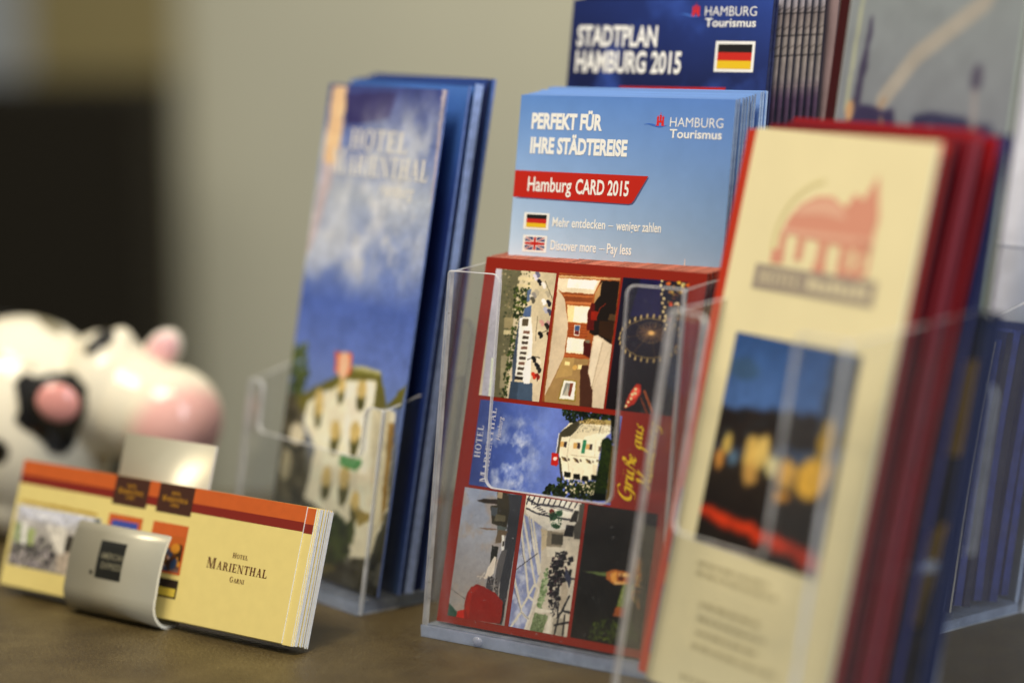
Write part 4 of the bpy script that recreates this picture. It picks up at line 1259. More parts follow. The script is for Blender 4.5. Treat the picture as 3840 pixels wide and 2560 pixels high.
AM = [ACRYLIC, ACRYLIC_EDGE]
def holder(origin, yaw, front_y, front_rec, x0, x1, wing, xi0, xi1, cut, depth, back_rec, back_h, th=1.9, base_h=5.0, tiers=()):
    h = empty('brochure_holder', origin[0], origin[1], 0, yaw)
    fp = link('front_panel', slab_me('front_panel', u_front(x0, x1, wing, xi0, xi1, cut), -th, 0, .5), h, AM)
    fp.location = (0, front_y * MM, 0.2 * MM); fp.rotation_euler = (-rad(front_rec), 0, 0)
    tf, tb = math.tan(rad(front_rec)), math.tan(rad(back_rec))
    top_f = wing * math.cos(rad(front_rec))
    for xa in (x0 + .05, x1 - th - .05):
        pts = [(front_y + .1, 0.3), (depth - .1, 0.3), (depth + top_f * 1.12 * tb - .1, top_f * 1.12), (front_y + top_f * tf + .1, top_f - .4)]
        if tiers and len(tiers[0]) > 3:
            d2, z2, hh = tiers[0][3:6]
            pts = [(front_y + .1, 0.3), (d2, 0.3), (d2 + hh * tb, hh), (depth + top_f * tb * .7, top_f * 1.04), (front_y + top_f * tf + .1, top_f - .4)]
        link('side_panel', side_me('side_panel', xa, xa + th, pts), h, AM)
    bp = link('back_panel', slab_me('back_panel', [(x0, 0), (x1, 0)] + arc(x1 - 6, back_h - 6, 6, 0, 90) + arc(x0 + 6, back_h - 6, 6, 90, 180), 0, th, .4), h, AM)
    bp.location = (0, depth * MM, 0.2 * MM); bp.rotation_euler = (-rad(back_rec), 0, 0)
    link('base', box_me('base', x0 + th, x1 - th, front_y + .2, depth - .2, 0.2, base_h), h, [ACRYLIC_BASE, ACRYLIC_BASE])
    link('base_lip', box_me('base_lip', x0 + .4, x1 - .4, front_y - th - .5, front_y - th - .05, 0.2, base_h), h, [ACRYLIC_BASE, ACRYLIC_BASE])
    for t in tiers:
        d, rec, z0, = t[0], t[1], t[2]
        hh = t[5] if len(t) > 5 else 60
        dp = link('divider', slab_me('divider', [(x0 + th + .3, z0), (x1 - th - .3, z0)] + arc(x1 - th - 6.3, z0 + hh - 6, 6, 0, 90) + arc(x0 + th + 6.3, z0 + hh - 6, 6, 90, 180), 0, th, .4), h, AM)
        dp.location = (0, d * MM, 0.2 * MM); dp.rotation_euler = (-rad(rec), 0, 0)
        if z0 > 20:
            link('shelf', box_me('shelf', x0 + th + .3, x1 - th - .3, d + 2, depth - 2, z0 - 4, z0 - 1), h, [ACRYLIC_BASE, ACRYLIC_BASE])
    def blob(x, y, z, r):
        bm = bmesh.new()
        bmesh.ops.create_icosphere(bm, subdivisions=3, radius=r * MM)
        bmesh.ops.scale(bm, verts=bm.verts, vec=(1.2, .6, .9))
        bmesh.ops.translate(bm, verts=bm.verts, vec=(x * MM, y * MM, z * MM))
        me = bpy.data.meshes.new('foot'); bm.to_mesh(me); bm.free()
        for p in me.polygons: p.use_smooth = True
        link('foot', me, h, [GLOSS_BLOB])
    blob(x0 + (x1 - x0) * .26, front_y - th - .5, 2.6, 2.0)
    return h

GLOSS_BLOB = acrylic('acrylic_foot', (.95, .96, 1.0), .35, 'f0f4ff', .05)

# ---- stack behind the postcards: three tiers, postcards / card brochures / street maps
YA = 36.2
OA = (-31.8 - .9, 943.1 - 1.3)
hA = holder(OA, YA, -1.0, 8.5, -4.7, 106.8, 147, 21.5, 80.5, 63, 118, 12, 235, tiers=((18.5, 14.6, 1, 60, 0, 100), (50, 11, 1), (70, 10, 46)))
tag(hA, 'clear three-tier holder in the centre with red postcards in its front pocket', 'brochure holder')

def bowed_me(name, w, t, h, bow, n=12):
    """a sheet that bellies slightly towards the front, as paper standing in a pocket does"""
    v, f, mi = [], [], []
    for i in range(n + 1):
        z = h * i / n
        d = -bow * math.sin(math.pi * i / n)
        v += [(0, d, z), (w, d, z), (w, d + t, z), (0, d + t, z)]
    for i in range(n):
        a, b = 4 * i, 4 * i + 4
        f += [(a, a + 1, b + 1, b), (a + 2, a + 3, b + 3, b + 2), (a + 1, a + 2, b + 2, b + 1), (a + 3, a, b, b + 3)]
        mi += [0, 0, 1, 1]
    f += [(3, 2, 1, 0), (4 * n, 4 * n + 1, 4 * n + 2, 4 * n + 3)]
    return me_from(name, v, f, mi + [1, 1])

def sheet(name, x, y, z, yaw, rec, w, t, h, face, edge, roll=0.0, bow=0.0):
    o = link(name, bowed_me(name, w, t, h, bow) if bow else box_me(name, 0, w, 0, t, 0, h), None, [face, edge])
    return place(o, x, y, z, yaw, rec, roll)

rng = random.Random(4)
# postcards
RED_CARD = mat('red_card', '8e1f08', .28, .5)
RED_CARD_EDGE = mat('red_card_edge', 'b4705e', .7, noise=.45, nscale=700)
front_card = sheet('postcard', -31.8, 943.1, 6.1, 36.2, 14.6, 104.8, .42, 147.9, RED_CARD, RED_CARD_EDGE)
tag(front_card, 'front red postcard with seven photos and yellow script, held upright in the centre holder', 'postcard', 'red photo postcards')
for nm, (a, b, c, d), res in (('terrace_photo', (5.6, 35.3, 92.0, 143.4), 5), ('bedroom_photo', (36.6, 65.9, 92.3, 143.7), 5), ('fairground_photo', (66.9, 97.2, 92.4, 143.9), 5),
                              ('hotel_photo', (6.7, 75.0, 55.8, 90.3), 5), ('harbour_photo', (5.0, 33.4, 2.9, 54.6), 5), ('winter_garden_photo', (35.4, 63.3, 3.0, 54.9), 5), ('night_tower_photo', (64.9, 97.0, 3.2, 55.0), 4)):
    fuzz = .04 if nm in ('bedroom_photo', 'winter_garden_photo', 'hotel_photo', 'terrace_photo') else .10
    print_panel(nm, front_card, ART[nm] + [('w', fuzz, 1.8, 1), ('w', fuzz * .7, .5, 2), ('z', .07), ('n', .015, .3, 3), ('n', .06, 9, 4), ('k', 1.15)], a, b, c, d, res)
# rotated lettering: x runs up the card, the tops of the letters point left
up = lambda x, y, z: (-z, y, x)
text_obj('lettering', [script_word('Grüße', 57.5, -84.0, 3.3), script_word('aus', 78.5, -85.5, 3.0), script_word('Hamburg', 63.0, -92.0, 3.3)], front_card, YELLOW_TEXT, xform=up)
LILAC = mat('pale_lilac_ink', 'd8d8ea', .35)
ht = text_obj('lettering', [serif_word('HOTEL', 67, 80, -10.4, -7.4), serif_word('MARIENTHAL', 57.5, 87.5, -15.5, -11.8, .8), text('Hamburg', 75, 84.5, -19.2, -17.0, 0, .3)], front_card, LILAC, xform=up, y=-.2)
def worn_card_me():
    zs = (0, 147.55, 147.9)
    v = [(x, y, z) for z in zs for x, y in ((0, 0), (104.8, 0), (104.8, .5), (0, .5))]
    f, mi = [(3, 2, 1, 0), (8, 9, 10, 11)], [1, 1]
    for i in (0, 1):
        a, b = 4 * i, 4 * i + 4
        f += [(a, a + 1, b + 1, b), (a + 2, a + 3, b + 3, b + 2), (a + 1, a + 2, b + 2, b + 1), (a + 3, a, b, b + 3)]
        mi += [i, i, 1, 1]
    return me_from('postcard', v, f, mi)
me_shared = worn_card_me()
me_shared.materials.append(RED_CARD); me_shared.materials.append(RED_CARD_EDGE)
for k in range(1, 25):
    t = k * .60
    dx, dy = into(YA, t, rng.uniform(-.5, .5))
    o = link('postcard', me_shared)
    place(o, -31.8 + dx, 943.1 + dy, 6.1 + rng.uniform(-.07, .07) + k * .025, YA, 14.6)
    tag(o, 'red postcard in the stack right behind the front postcard, only its edges showing', 'postcard', 'red photo postcards')

# light blue card brochures
YB = 32.9
BLUE_FACE = mat('light_blue_face', '7aa0dc', .3)
BLUE_EDGE = mat('light_blue_edge', 'bcd2f4', .6, noise=.2, nscale=500)
OB = (-15.1, 955.4, 6.0)
brochure = sheet('card_brochure', *OB, YB, 10.2, 98, 1.6, 211, BLUE_FACE, BLUE_EDGE)
tag(brochure, 'light blue city card brochure with red banner and two flags, behind the postcards', 'brochure', 'light blue city card brochures')
z0 = 148.0
print_panel('cover', brochure, [('b', '5f8cd2', '5c86d0', '8ea9c8', 'cfe2f6'), ('n', .012, 6, 5)], 0.1, 97.9, z0 - 3, 210.9, 2, y=-.06)
Zb = lambda v: z0 + v
text_obj('lettering', [text('PERFEKT FÜR', 6.1, 39.3, Zb(49.6), Zb(55.8), .045), text('IHRE STÄDTEREISE', 6.4, 51.7, Zb(39.7), Zb(46.0), .045)], brochure, WHITE_INK)
ban = link('banner', flat_me('banner', [[(.1, Zb(21.5)), (54.2, Zb(20.7)), (55.6, Zb(21.1)), (56.6, Zb(22.3)), (62.2, Zb(32.0)), (.1, Zb(32.3))]], -.12), brochure, [mat('banner_red', 'c02414', .3)])
link('banner_shadow', flat_me('banner_shadow', [[(1, Zb(21.0)), (54.4, Zb(20.2)), (56.2, Zb(20.6)), (57.2, Zb(21.8)), (62.6, Zb(31.5)), (60, Zb(31))]], -.09), brochure, [mat('banner_dark', '54557c', .4)])
text_obj('banner_lettering', [text('Hamburg', 6.7, 27.4, Zb(24.2), Zb(29.9), .016), text('CARD 2015', 29.4, 53.9, Zb(23.9), Zb(29.7), .024)], ban, WHITE_INK)
german_flag(brochure, (6.2, 18.2, Zb(8.6), Zb(15.4)), (7.5, 17.0, Zb(9.5), Zb(14.7)), 'German flag with white border')
uk = link('flag', flat_me('flag', [rect(6.6, 18.0, Zb(-.5), Zb(6.3))], -.14), brochure, [WHITE_INK])
uk['label'] = 'British flag with white border'
x0, x1, a0, a1 = 7.6, 17.0, Zb(.4), Zb(5.6)
cx, cz = (x0 + x1) / 2, (a0 + a1) / 2
link('flag_field', flat_me('flag_field', [[(x0 + .9, a1), (cx - .9, a1), (cx - .9, cz + 1.1)], [(x0, a1 - .6), (cx - 1.9, cz + .9), (x0, cz + .9)], [(x1 - .9, a1), (cx + .9, a1), (cx + .9, cz + 1.1)], [(x1, a1 - .6), (cx + 1.9, cz + .9), (x1, cz + .9)],
     [(x0 + .9, a0), (cx - .9, a0), (cx - .9, cz - 1.1)], [(x0, a0 + .6), (cx - 1.9, cz - .9), (x0, cz - .9)], [(x1 - .9, a0), (cx + .9, a0), (cx + .9, cz - 1.1)], [(x1, a0 + .6), (cx + 1.9, cz - .9), (x1, cz - .9)]], -.18), uk, [mat('navy_ink', '2a3270', .35)])
link('flag_cross', flat_me('flag_cross', [rect(cx - .55, cx + .55, a0, a1), rect(x0, x1, cz - .5, cz + .5), [(x0, a1), (x0 + .5, a1), (cx, cz + .1), (cx - .4, cz)], [(x1, a0), (x1 - .5, a0), (cx, cz - .1), (cx + .4, cz)], [(x0, a0), (x0 + .5, a0), (cx, cz - .1), (cx - .4, cz)], [(x1, a1), (x1 - .5, a1), (cx, cz + .1), (cx + .4, cz)]], -.22), uk, [RED_INK])
text_obj('lettering', [text('Mehr entdecken', 19.9, 44.6, Zb(10.3), Zb(14.0), .018), text('–', 45.9, 48.3, Zb(10.3), Zb(14.0)), text('weniger zahlen', 49.6, 69.9, Zb(10.2), Zb(13.9), .018),
                       text('Discover more', 19.9, 41.2, Zb(.9), Zb(4.8), .018), text('–', 42.6, 45.2, Zb(.9), Zb(4.8)), text('Pay less', 46.2, 57.4, Zb(.8), Zb(4.8), .018)], brochure, WHITE_INK)
def town_logo(parent, wx0, wx1, wz, cxa, cxb, cza, czb, h, t):
    lg = link('logo', flat_me('logo', castle(cxa, cxb, cza, czb), -.16), parent, [EMBLEM_INK])
    link('logo_wave', flat_me('logo_wave', wave(wx0, wx1, wz, .5, .42), -.12), lg, [WAVE_INK])
    text_obj('logo_lettering', [text('HAMBURG', *h, -.006), text('Tourismus', *t, .016)], lg, WHITE_INK)
town_logo(brochure, 58.3, 68.9, Zb(52.1), 63.7, 67.5, Zb(51.9), Zb(57.0), (70.0, 93.4, Zb(51.7), Zb(55.4)), (70.2, 93.2, Zb(47.4), Zb(50.8)))
# pale tower tip at the lower edge
link('mast_print', flat_me('mast_print', [[(81.3, Zb(-2)), (81.9, Zb(-2)), (81.7, Zb(.6)), (81.5, Zb(.6))]], -.14), brochure, [mat('pale_mast', 'd8c8c4', .4)])
bme = box_me('card_brochure', 0, 98, 0, 1.5, 0, 211)
bme.materials.append(BLUE_FACE); bme.materials.append(BLUE_EDGE)
for k, t in enumerate((2.6, 5.6, 7.8, 9.8, 13.2, 15.0, 20.6, 22.6, 24.8)):
    dx, dy = into(YB, t, rng.uniform(-.2, .5) + k * .12)
    o = link('card_brochure', bme)
    place(o, OB[0] + dx, OB[1] + dy, 6.0 + k * .26 + rng.uniform(-.3, .4), YB, 10.2 - .06 * k)
    tag(o, 'light blue brochure in the stack right behind the front city card brochure', 'brochure', 'light blue city card brochures')

# dark blue street maps
YC = 35.6
NAVY_FACE = mat('navy_face', '161d48', .25)
NAVY_EDGE = mat('navy_edge', '2a3052', .5, noise=.6, nscale=600)
OC = (7.2, 1008.0, 44.0)
cmap = sheet('street_map', *OC, YC, 9.9, 97, 2.2, 210, NAVY_FACE, NAVY_EDGE)
tag(cmap, 'dark blue street map with white title and flag, highest in the centre holder', 'street map', 'dark blue street maps')
z1 = 173.2
Zc = lambda v: z1 + v
print_panel('cover', cmap, [('b', '18265c', '2c4696', '1a2350', '121a44'), ('c', '3350a4', .52, 30, 3, None), ('n', .03, 12, 4)], 0.1, 96.9, z1 - 4, 209.9, 1.5, y=-.06)
text_obj('lettering', [text('STADTPLAN', 3.6, 43.5, Zc(17.3), Zc(25.8), .03), text('HAMBURG 2015', 3.8, 56.1, Zc(6.4), Zc(15.2), .03)], cmap, WHITE_INK)
german_flag(cmap, (71.9, 90.3, Zc(7.2), Zc(19.7)), (73.1, 89.1, Zc(8.4), Zc(18.5)), 'German flag with white border')
town_logo(cmap, 53.3, 64.0, Zc(30.2), 59.1, 63.1, Zc(29.9), Zc(35.2), (65.5, 89.7, Zc(30.0), Zc(33.8)), (65.9, 89.8, Zc(25.6), Zc(29.0)))
link('banner', flat_me('banner', [[(27, Zc(-4)), (76, Zc(-4)), (78.4, Zc(.8)), (27, Zc(.3))]], -.12), cmap, [mat('banner_red', 'c02414')])
dx, dy = into(YC, 2.6, .4)
o = sheet('street_map', OC[0] + dx, OC[1] + dy, 44.2, YC, 9.8, 97, 1.4, 210, NAVY_FACE, NAVY_EDGE)
tag(o, 'dark blue street map directly behind the front street map, only its edge showing', 'street map', 'dark blue street maps')
# the fanned booklets behind the maps show a strip of their bridge photo each
BR_FACE = mat('dark_booklet_face', '15161e', .35)
BR_EDGE = mat('dark_booklet_edge', '1a1c2a', .5, noise=.5, nscale=500)
fan_ops = [('g', 'b6b8cc', 'b4b6ca', 'b2b2c6', 'a8a6b6', '8a8080', '98908e', '948c8a', '8e8688', '50405a', '483a50', '42344a')]
lat = []
for z in (.40, .505, .60):
    lat.append(('l', '262228', .5, [(0, z), (1, z - .012)]))
for z in (.36, .45, .54):
    lat.append(('l', '40383a', .35, [(0, z + .05), (1, z)]))
lat += [('l', '2c262c', .5, [(.55, .33), (.5, .68)]), ('l', '8c7c80', .5, [(0, .74), (1, .735)])]
for k in range(7):
    t = 6.0 + k * 2.7
    dx, dy = into(YC, t, 1.6 + k * 1.9)
    o = sheet('photo_booklet', OC[0] + dx, OC[1] + dy, 46, YC, 9.9 - .1 * k, 97, 1.3, 236, BR_FACE, BR_EDGE)
    print_panel('photo_strip', o, fan_ops + lat + [('n', .07, 3.0, 20 + k)], 90.5, 96.9, 150, 235, 2.4)
    tag(o, 'dark booklet with a bridge photo in the fanned row behind the street maps', 'booklet', 'fanned bridge photo booklets')
for k, (t, a, col, edge, lab) in enumerate(((26.5, 17.0, '8a7678', '6a585a', 'booklet with a brownish plum cover behind the fanned booklets'), (31.0, 20.5, 'b8b294', 'd8d2b8', 'cream edged booklet between the plum booklet and the white one'), (33.5, 22.5, 'c4cadc', 'dfe4f2', 'white edged booklet last in the row behind the street maps'))):
    dx, dy = into(YC, t, a)
    o = sheet('booklet', OC[0] + dx, OC[1] + dy, 46, YC, 9.2, 97, 1.8, 236, mat('booklet_face_%d' % k, col, .4, noise=.15, nscale=90), mat('booklet_edge_%d' % k, edge, .6))
    tag(o, lab, 'booklet', 'booklets behind the street maps')

# ================================================================== left holder with hotel leaflets
YF = 52.5
OF = (-111.1 - 1.0, 1047 - .8)
hF = holder(OF, YF, -5.5, 9.5, -18.5, 87, 86, -6.5, 74, 64, 31, 11.1, 120, base_h=5.0)
tag(hF, 'small clear holder at the left with tall blue hotel leaflets standing in it', 'brochure holder')
LF = mat('leaflet_blue', '2a4486', .3, noise=.35, nscale=9)
LFE = mat('leaflet_blue_edge', '7088c8', .5, noise=.2, nscale=300)
LFL = mat('leaflet_light_edge', 'a4baf0', .5, noise=.2, nscale=300)
LFD = mat('leaflet_dark_edge_navy', '141c44', .5)
cov = sheet('hotel_leaflet', -111.1, 1047, 6.9, YF, 11.1, 88, .8, 212.3, LF, LFE)
tag(cov, 'hotel leaflet with cloudy sky and a cream building on its cover', 'leaflet', 'blue hotel leaflets')
print_panel('cover_photo', cov, ART['cover_photo'] + [('w', .3, 5, 1), ('w', .3, 1.6, 2), ('z', .5), ('n', .03, 1.5, 3), ('k', 1.1)], 0.0, 88.0, 0.0, 212.3, 1.7)
text_obj('lettering', [serif_word('HOTEL', 22, 65, 184.2, 193.4), serif_word('MARIENTHAL', 10.5, 82.5, 173.4, 184.4, .82), text('Hamburg', 49, 74.5, 166.0, 171.5, 0, .3)], cov, mat('cream_ink', 'f6f4ee', .4))
leaf_ops = [('g', '4a78c8', '3a62b4', '22367c', '1c2c68', '22387a', '1e3270', '18265a', '20305c', '2a3a58')]
for k, (t, a, th, ops) in enumerate(((9.5, 1.5, 1.2, leaf_ops), (13.2, 1.0, 4.2, leaf_ops), (19.2, .8, 1.6, [('g', '2a3f84', '16204e', '10183c')]), (22.0, 1.2, 1.6, leaf_ops))):
    dx, dy = into(YF, t, a)
    o = sheet('hotel_leaflet', -111.1 + dx, 1047 + dy, 6.5, YF, 11.1, 88, th, 214 + k * .8, LF, (LFE, LFL, LFD, LFE)[k])
    print_panel('inner_page', o, ops + [('n', .05, 10, k)], .1, 87.9, .1, 213.8, .6)
    tag(o, ('deep blue leaflet right behind the front hotel leaflet', 'thick leaflet with a light blue edge behind the deep blue one', 'very dark navy leaflet near the back of the left holder', 'blue leaflet at the very back of the left holder')[k], 'leaflet', 'blue hotel leaflets')

# ================================================================== right holder with the yellow flyer
YD = 58.2
OD = (47.4 - 1.4, 859.8 - .9)
hD = holder(OD, YD, -14, 11, 1, 101, 145, 23.5, 74.5, 68, 46, 12, 150, tiers=((50, 10, 1, 96, 0, 140), (58, 10, 64)))
tag(hD, 'clear holder at the right, nearest the viewer, with a yellow flyer in its pocket', 'brochure holder')
YEL = mat('flyer_yellow', 'efe5b9', .4, noise=.03, nscale=30)
YELE = mat('flyer_yellow_edge', 'f2ead0', .6)
fly = sheet('flyer', 47.4, 859.8, 6.4, YD, 14.4, 98.9, .8, 206, YEL, YELE)
tag(fly, 'yellow flyer with a red house emblem and a night street photo, nearest the viewer', 'flyer')
print_panel('night_street_photo', fly, ART['night_street_photo'] + [('w', .9, 5, 1), ('z', .9), ('n', .06, 3, 3)], 12.2, 82.2, 54, 131.4, 1.4)
PINK = mat('emblem_salmon_ink', 'dc9a84', .4)
RINGI = mat('emblem_ring_ink', 'd8cd94', .4)
gy = mat('emblem_grey_ink', 'a3978a', .4)
em = link('emblem', flat_me('emblem', [
    [(29, 175), (34, 180), (42, 183.5), (50, 184), (58, 180.5), (66, 177), (74, 170), (76, 166), (60, 167), (26, 169)],
    [(56, 178), (62, 186), (66.5, 184), (72, 193), (74, 186), (76.5, 178), (75, 170), (66, 168)],
    rect(26, 29.5, 159, 170), rect(36, 40, 160, 170), rect(48, 53, 157.5, 170), rect(60, 65, 157, 170), rect(68, 72, 156, 170), rect(74, 76, 158, 172), rect(23, 30, 158, 163), rect(47, 54, 156.5, 160), rect(60, 74, 156.2, 159.5)], -.14), fly, [PINK])
link('emblem_roof', flat_me('emblem_roof', [[(31, 176), (36, 180), (44, 182.4), (50, 182.6), (56, 180.4), (60, 176.5), (46, 177.5)], rect(27, 76, 169.2, 171)], -.16), em, [mat('emblem_rose_ink', 'e6b49c', .4)])
link('emblem_ring', flat_me('emblem_ring', [[(49 + 27 * math.cos(rad(a)), 166 + 24 * math.sin(rad(a))), (49 + 27 * math.cos(rad(a + 10)), 166 + 24 * math.sin(rad(a + 10))), (49 + 25.6 * math.cos(rad(a + 10)), 166 + 22.6 * math.sin(rad(a + 10))), (49 + 25.6 * math.cos(rad(a)), 166 + 22.6 * math.sin(rad(a)))] for a in range(100, 215, 10)], -.11), em, [RINGI])
link('title_band', flat_me('title_band', [rect(15.5, 82.2, 148, 157)], -.17), fly, [gy])
text_obj('lettering', [serif_word('HOTEL', 19, 42, 150.3, 154.9), as_lines([rect(46 + i * 4.2, 49.4 + i * 4.2, 150.3, 154.9 - (i % 3) * .7) for i in range(8)])], fly, mat('band_text_ink', 'd9cfae', .4), y=-.22)
ls = []
R2 = random.Random(9)
for zz, xa, xb in ((46, 17, 58), (42.5, 17, 64), (32, 23, 58), (27, 23, 62), (22, 24, 60), (17, 23, 72), (5, 20, 66)):
    x = xa
    while x < xb:
        w = R2.uniform(2, 7)
        ls.append(rect(x, min(xb, x + w), zz, zz + 1.7)); x += w + 1.2
link('small_print', flat_me('small_print', ls, -.14), fly, [mat('small_print_ink', 'bdb288', .5)])
REDS = [mat('leaflet_red_a', 'c03418', .35), mat('leaflet_red_b', '780c10', .3), mat('leaflet_red_c', '98141a', .3), mat('leaflet_navy', '1c2458', .35), mat('leaflet_red_d', '6e1420', .35)]
REDE = [mat('leaflet_red_edge', '8a2028', .5), mat('leaflet_dark_edge', '4a1020', .5), mat('leaflet_navy_edge', '2a2f66', .5), mat('leaflet_rose_edge', '8e2e3a', .5)]
NAVY_STRIP = mat('flyer_navy_ink', '2c3c80', .4)
def red_leaf(t, a, w, h, face, edge, th, lab, roll=0.0, rec=14.4):
    dx, dy = into(YD, t, a)
    bow = {7.2: .9, 11.6: 1.6, 16.4: .6, 22.4: 1.8, 29.0: .7}.get(t, 0)
    o = sheet('red_leaflet', 47.4 + dx, 859.8 + dy, 6.4, YD, rec, w, th, h, face, edge, roll + {7.2: -.5, 11.6: .6, 16.4: -.2, 22.4: .7, 29.0: 0}.get(t, 0), bow)
    tag(o, lab, 'leaflet', 'red leaflets behind the yellow flyer')
    return o
r1 = red_leaf(3.4, -9.5, 109, 205, REDS[0], REDE[0], 1.2, 'orange red leaflet sticking out on the left of the yellow flyer')
link('printed_stripe', flat_me('printed_stripe', [rect(4.5, 9.5, 42, 70), rect(4.5, 9.5, 8, 34), rect(5.5, 9.5, 100, 190)], -.14), r1, [NAVY_STRIP])
red_leaf(7.2, .2, 99, 207, REDS[1], REDE[1], 1.2, 'dark red leaflet right behind the orange red one')
red_leaf(11.6, .6, 99, 208, REDS[4], REDE[0], 1.6, 'deep maroon leaflet in the middle of the red leaflets')
red_leaf(16.4, .4, 99, 209, REDS[2], REDE[3], 2.6, 'thick crimson leaflet with a rose edge among the red leaflets')
red_leaf(22.4, .6, 99, 208, REDS[2], REDE[0], 1.4, 'crimson leaflet in front of the navy one at the back of the red leaflets')
red_leaf(29.0, .8, 99, 207, REDS[3], REDE[2], 2.2, 'navy leaflet at the back of the red leaflets')

NVL = sheet('navy_leaflet', 47.4 + into(YD, 40, 1.0)[0], 859.8 + into(YD, 40, 1.0)[1], 6.4, YD, 13.0, 99, 1.6, 142, mat('leaflet_navy_front', '141c40', .35), mat('steel_edge', '2a3252', .5))
tag(NVL, 'navy leaflet with slanted yellow shapes, standing behind the red leaflets', 'leaflet')
link('yellow_print', flat_me('yellow_print', [[(84, 92), (98.5, 95), (98.5, 128), (88, 126)], [(80, 40), (94, 34), (97, 50), (98.5, 72), (90, 66)]], -.12), NVL, [mat('leaflet_yellow_ink', 'e8b640', .4)])
for k in range(3):
    ddx, ddy = into(YD, 42.2 + k * 1.2, 2 + k * .8)
    o = sheet('navy_leaflet', 47.4 + ddx, 859.8 + ddy, 6.4, YD, 13.0, 99, 1.1, 142 + k, MATS['leaflet_navy_front'], MATS['steel_edge'])
    tag(o, 'plain navy leaflet right behind the one with yellow shapes', 'leaflet', 'navy leaflets behind the red ones')

# tall picture brochure in the tier behind
YP = 57.5
dx, dy = into(YD, 62)
OP = (47.4 + dx, 859.8 + dy, 62)
post = sheet('picture_brochure', *OP, YP, 10, 92, 1.5, 235, mat('grey_paper', 'a8aeae', .35), mat('pale_green_edge', 'b8c0a4', .5))
tag(post, 'tall brochure with a tower skyline against a grey sky, behind the yellow flyer', 'brochure')
print_panel('skyline_photo', post, ART['skyline_photo'] + [('z', .7)], .6, 92, 110, 235, 1.2)
dx, dy = into(YD, 69, -13)
o = sheet('picture_brochure', 47.4 + dx, 859.8 + dy, 62, YP, 9.6, 100, 2, 250, mat('maroon_face', '3c0a0a', .35), mat('maroon_edge', '3e0d0e', .5))
tag(o, 'dark maroon brochure showing as a strip left of the tall skyline brochure', 'brochure')

# ================================================================== far right holder with blue leaflets
YG = 52
ga = into(YG, 0, -105)
OG = (159.3 + ga[0], 926.5 + ga[1])
hG = holder(OG, YG, 2.4, 12, 0, 105, 124, 24, 80, 60, 62, 12, 150, base_h=4)
tag(hG, 'clear holder at the far right edge packed with blue leaflets', 'brochure holder')
GB = [mat('deep_blue_face', '1c2c6c', .35), mat('blue_face', '3a4c9c', .35)]
GE = [mat('blue_edge', '2a3774', .5, noise=.3, nscale=200), mat('pale_edge', 'b8bcd4', .5), mat('dark_edge', '141a3c', .5), mat('cream_edge', 'c8bca4', .5)]
for k in range(9):
    t = (5, 17, 21.5, 26, 31, 36, 41.5, 47, 52.5)[k]
    dx, dy = into(YG, t, 1.0 + (k % 3) * .8 + (-3 if k == 0 else 0))
    o = sheet('blue_leaflet', OG[0] + dx, OG[1] + dy, 8, YG, 12, 99, (1.2, 2.0, 1.2, 4.6, 3.8, 4.6, 4.4, 4.6, 4.4)[k], 108 + (k * 5) % 7 * .7, GB[k % 2], GE[(0, 1, 3, 0, 2, 0, 2, 0, 0)[k]], (k * 7 % 5 - 2) * .35, 0 if k == 1 else .4 + (k * 3 % 4) * .5)
    if k == 1:
        link('yellow_print', flat_me('yellow_print', [rect(84, 98.5, 76, 104), rect(86, 98.5, 62, 74), rect(80, 98.5, 4, 46)], -.12), o, [mat('leaflet_yellow_ink', 'e8b640', .4)])
        tag(o, 'blue leaflet with large yellow print, second in the far right holder', 'leaflet', 'blue leaflets at the far right')
    elif k == 0:
        tag(o, 'first deep blue leaflet behind the front wall of the far right holder', 'leaflet', 'blue leaflets at the far right')
    else:
        tag(o, 'blue leaflet in the tight pack behind the yellow printed one at the far right', 'leaflet', 'blue leaflets at the far right')
dx, dy = into(YG, 66, -6)
o = sheet('statue_brochure', OG[0] + dx, OG[1] + dy, 2, YG, 11, 104, 1.5, 262, mat('pale_blue_face', 'b8c4d8', .35), mat('pale_blue_edge', 'c0cade', .5))
print_panel('statue_photo', o, [('h', 'a8b2c4', 'a4aec2', 'a8aebc', 'b0b4c0', 'cfd6ea', 'd8dcec', 'aebbd6', 'a4b0cc'), ('l', 'b4ada0', 3.0, [(.40, -.02), (.40, .5)]), ('e', '7fb8bc', (.43, .50), 4.5, 9, 0), ('p', '3a3416', [(.36, .56), (.40, .50), (.44, .56), (.45, .66), (.35, .66)]), ('p', '2c2c2e', [(.35, .64), (.45, .64), (.46, .80), (.43, .93), (.33, .90)]), ('e', '8a5a48', (.36, .86), 2.5, 6, 0),
    ('p', '5a6684', [(.46, .88), (1, .84), (1, 1), (.44, 1)]), ('n', .05, 8, 3), ('z', 1.2)], .1, 104, 90, 262, .8)
tag(o, 'tall pale blue brochure with a dark statue behind the far right leaflets', 'brochure')
for k in range(5):
    dx, dy = into(YG, 70 + k * 5.5, -3 + k * 1.4)
    o = sheet('tall_leaflet', OG[0] + dx, OG[1] + dy, 2, YG, 11, 104, 3.0, 266, mat('tall_face_%d' % (k % 2), ('98a8cc', 'c4ccdc')[k % 2], .4), mat('tall_edge_%d' % (k % 2), ('a8b4d4', 'd4d8e4')[k % 2], .5))
    tag(o, 'tall pale leaflet in the back row at the far right edge', 'leaflet', 'tall pale leaflets at the far right')

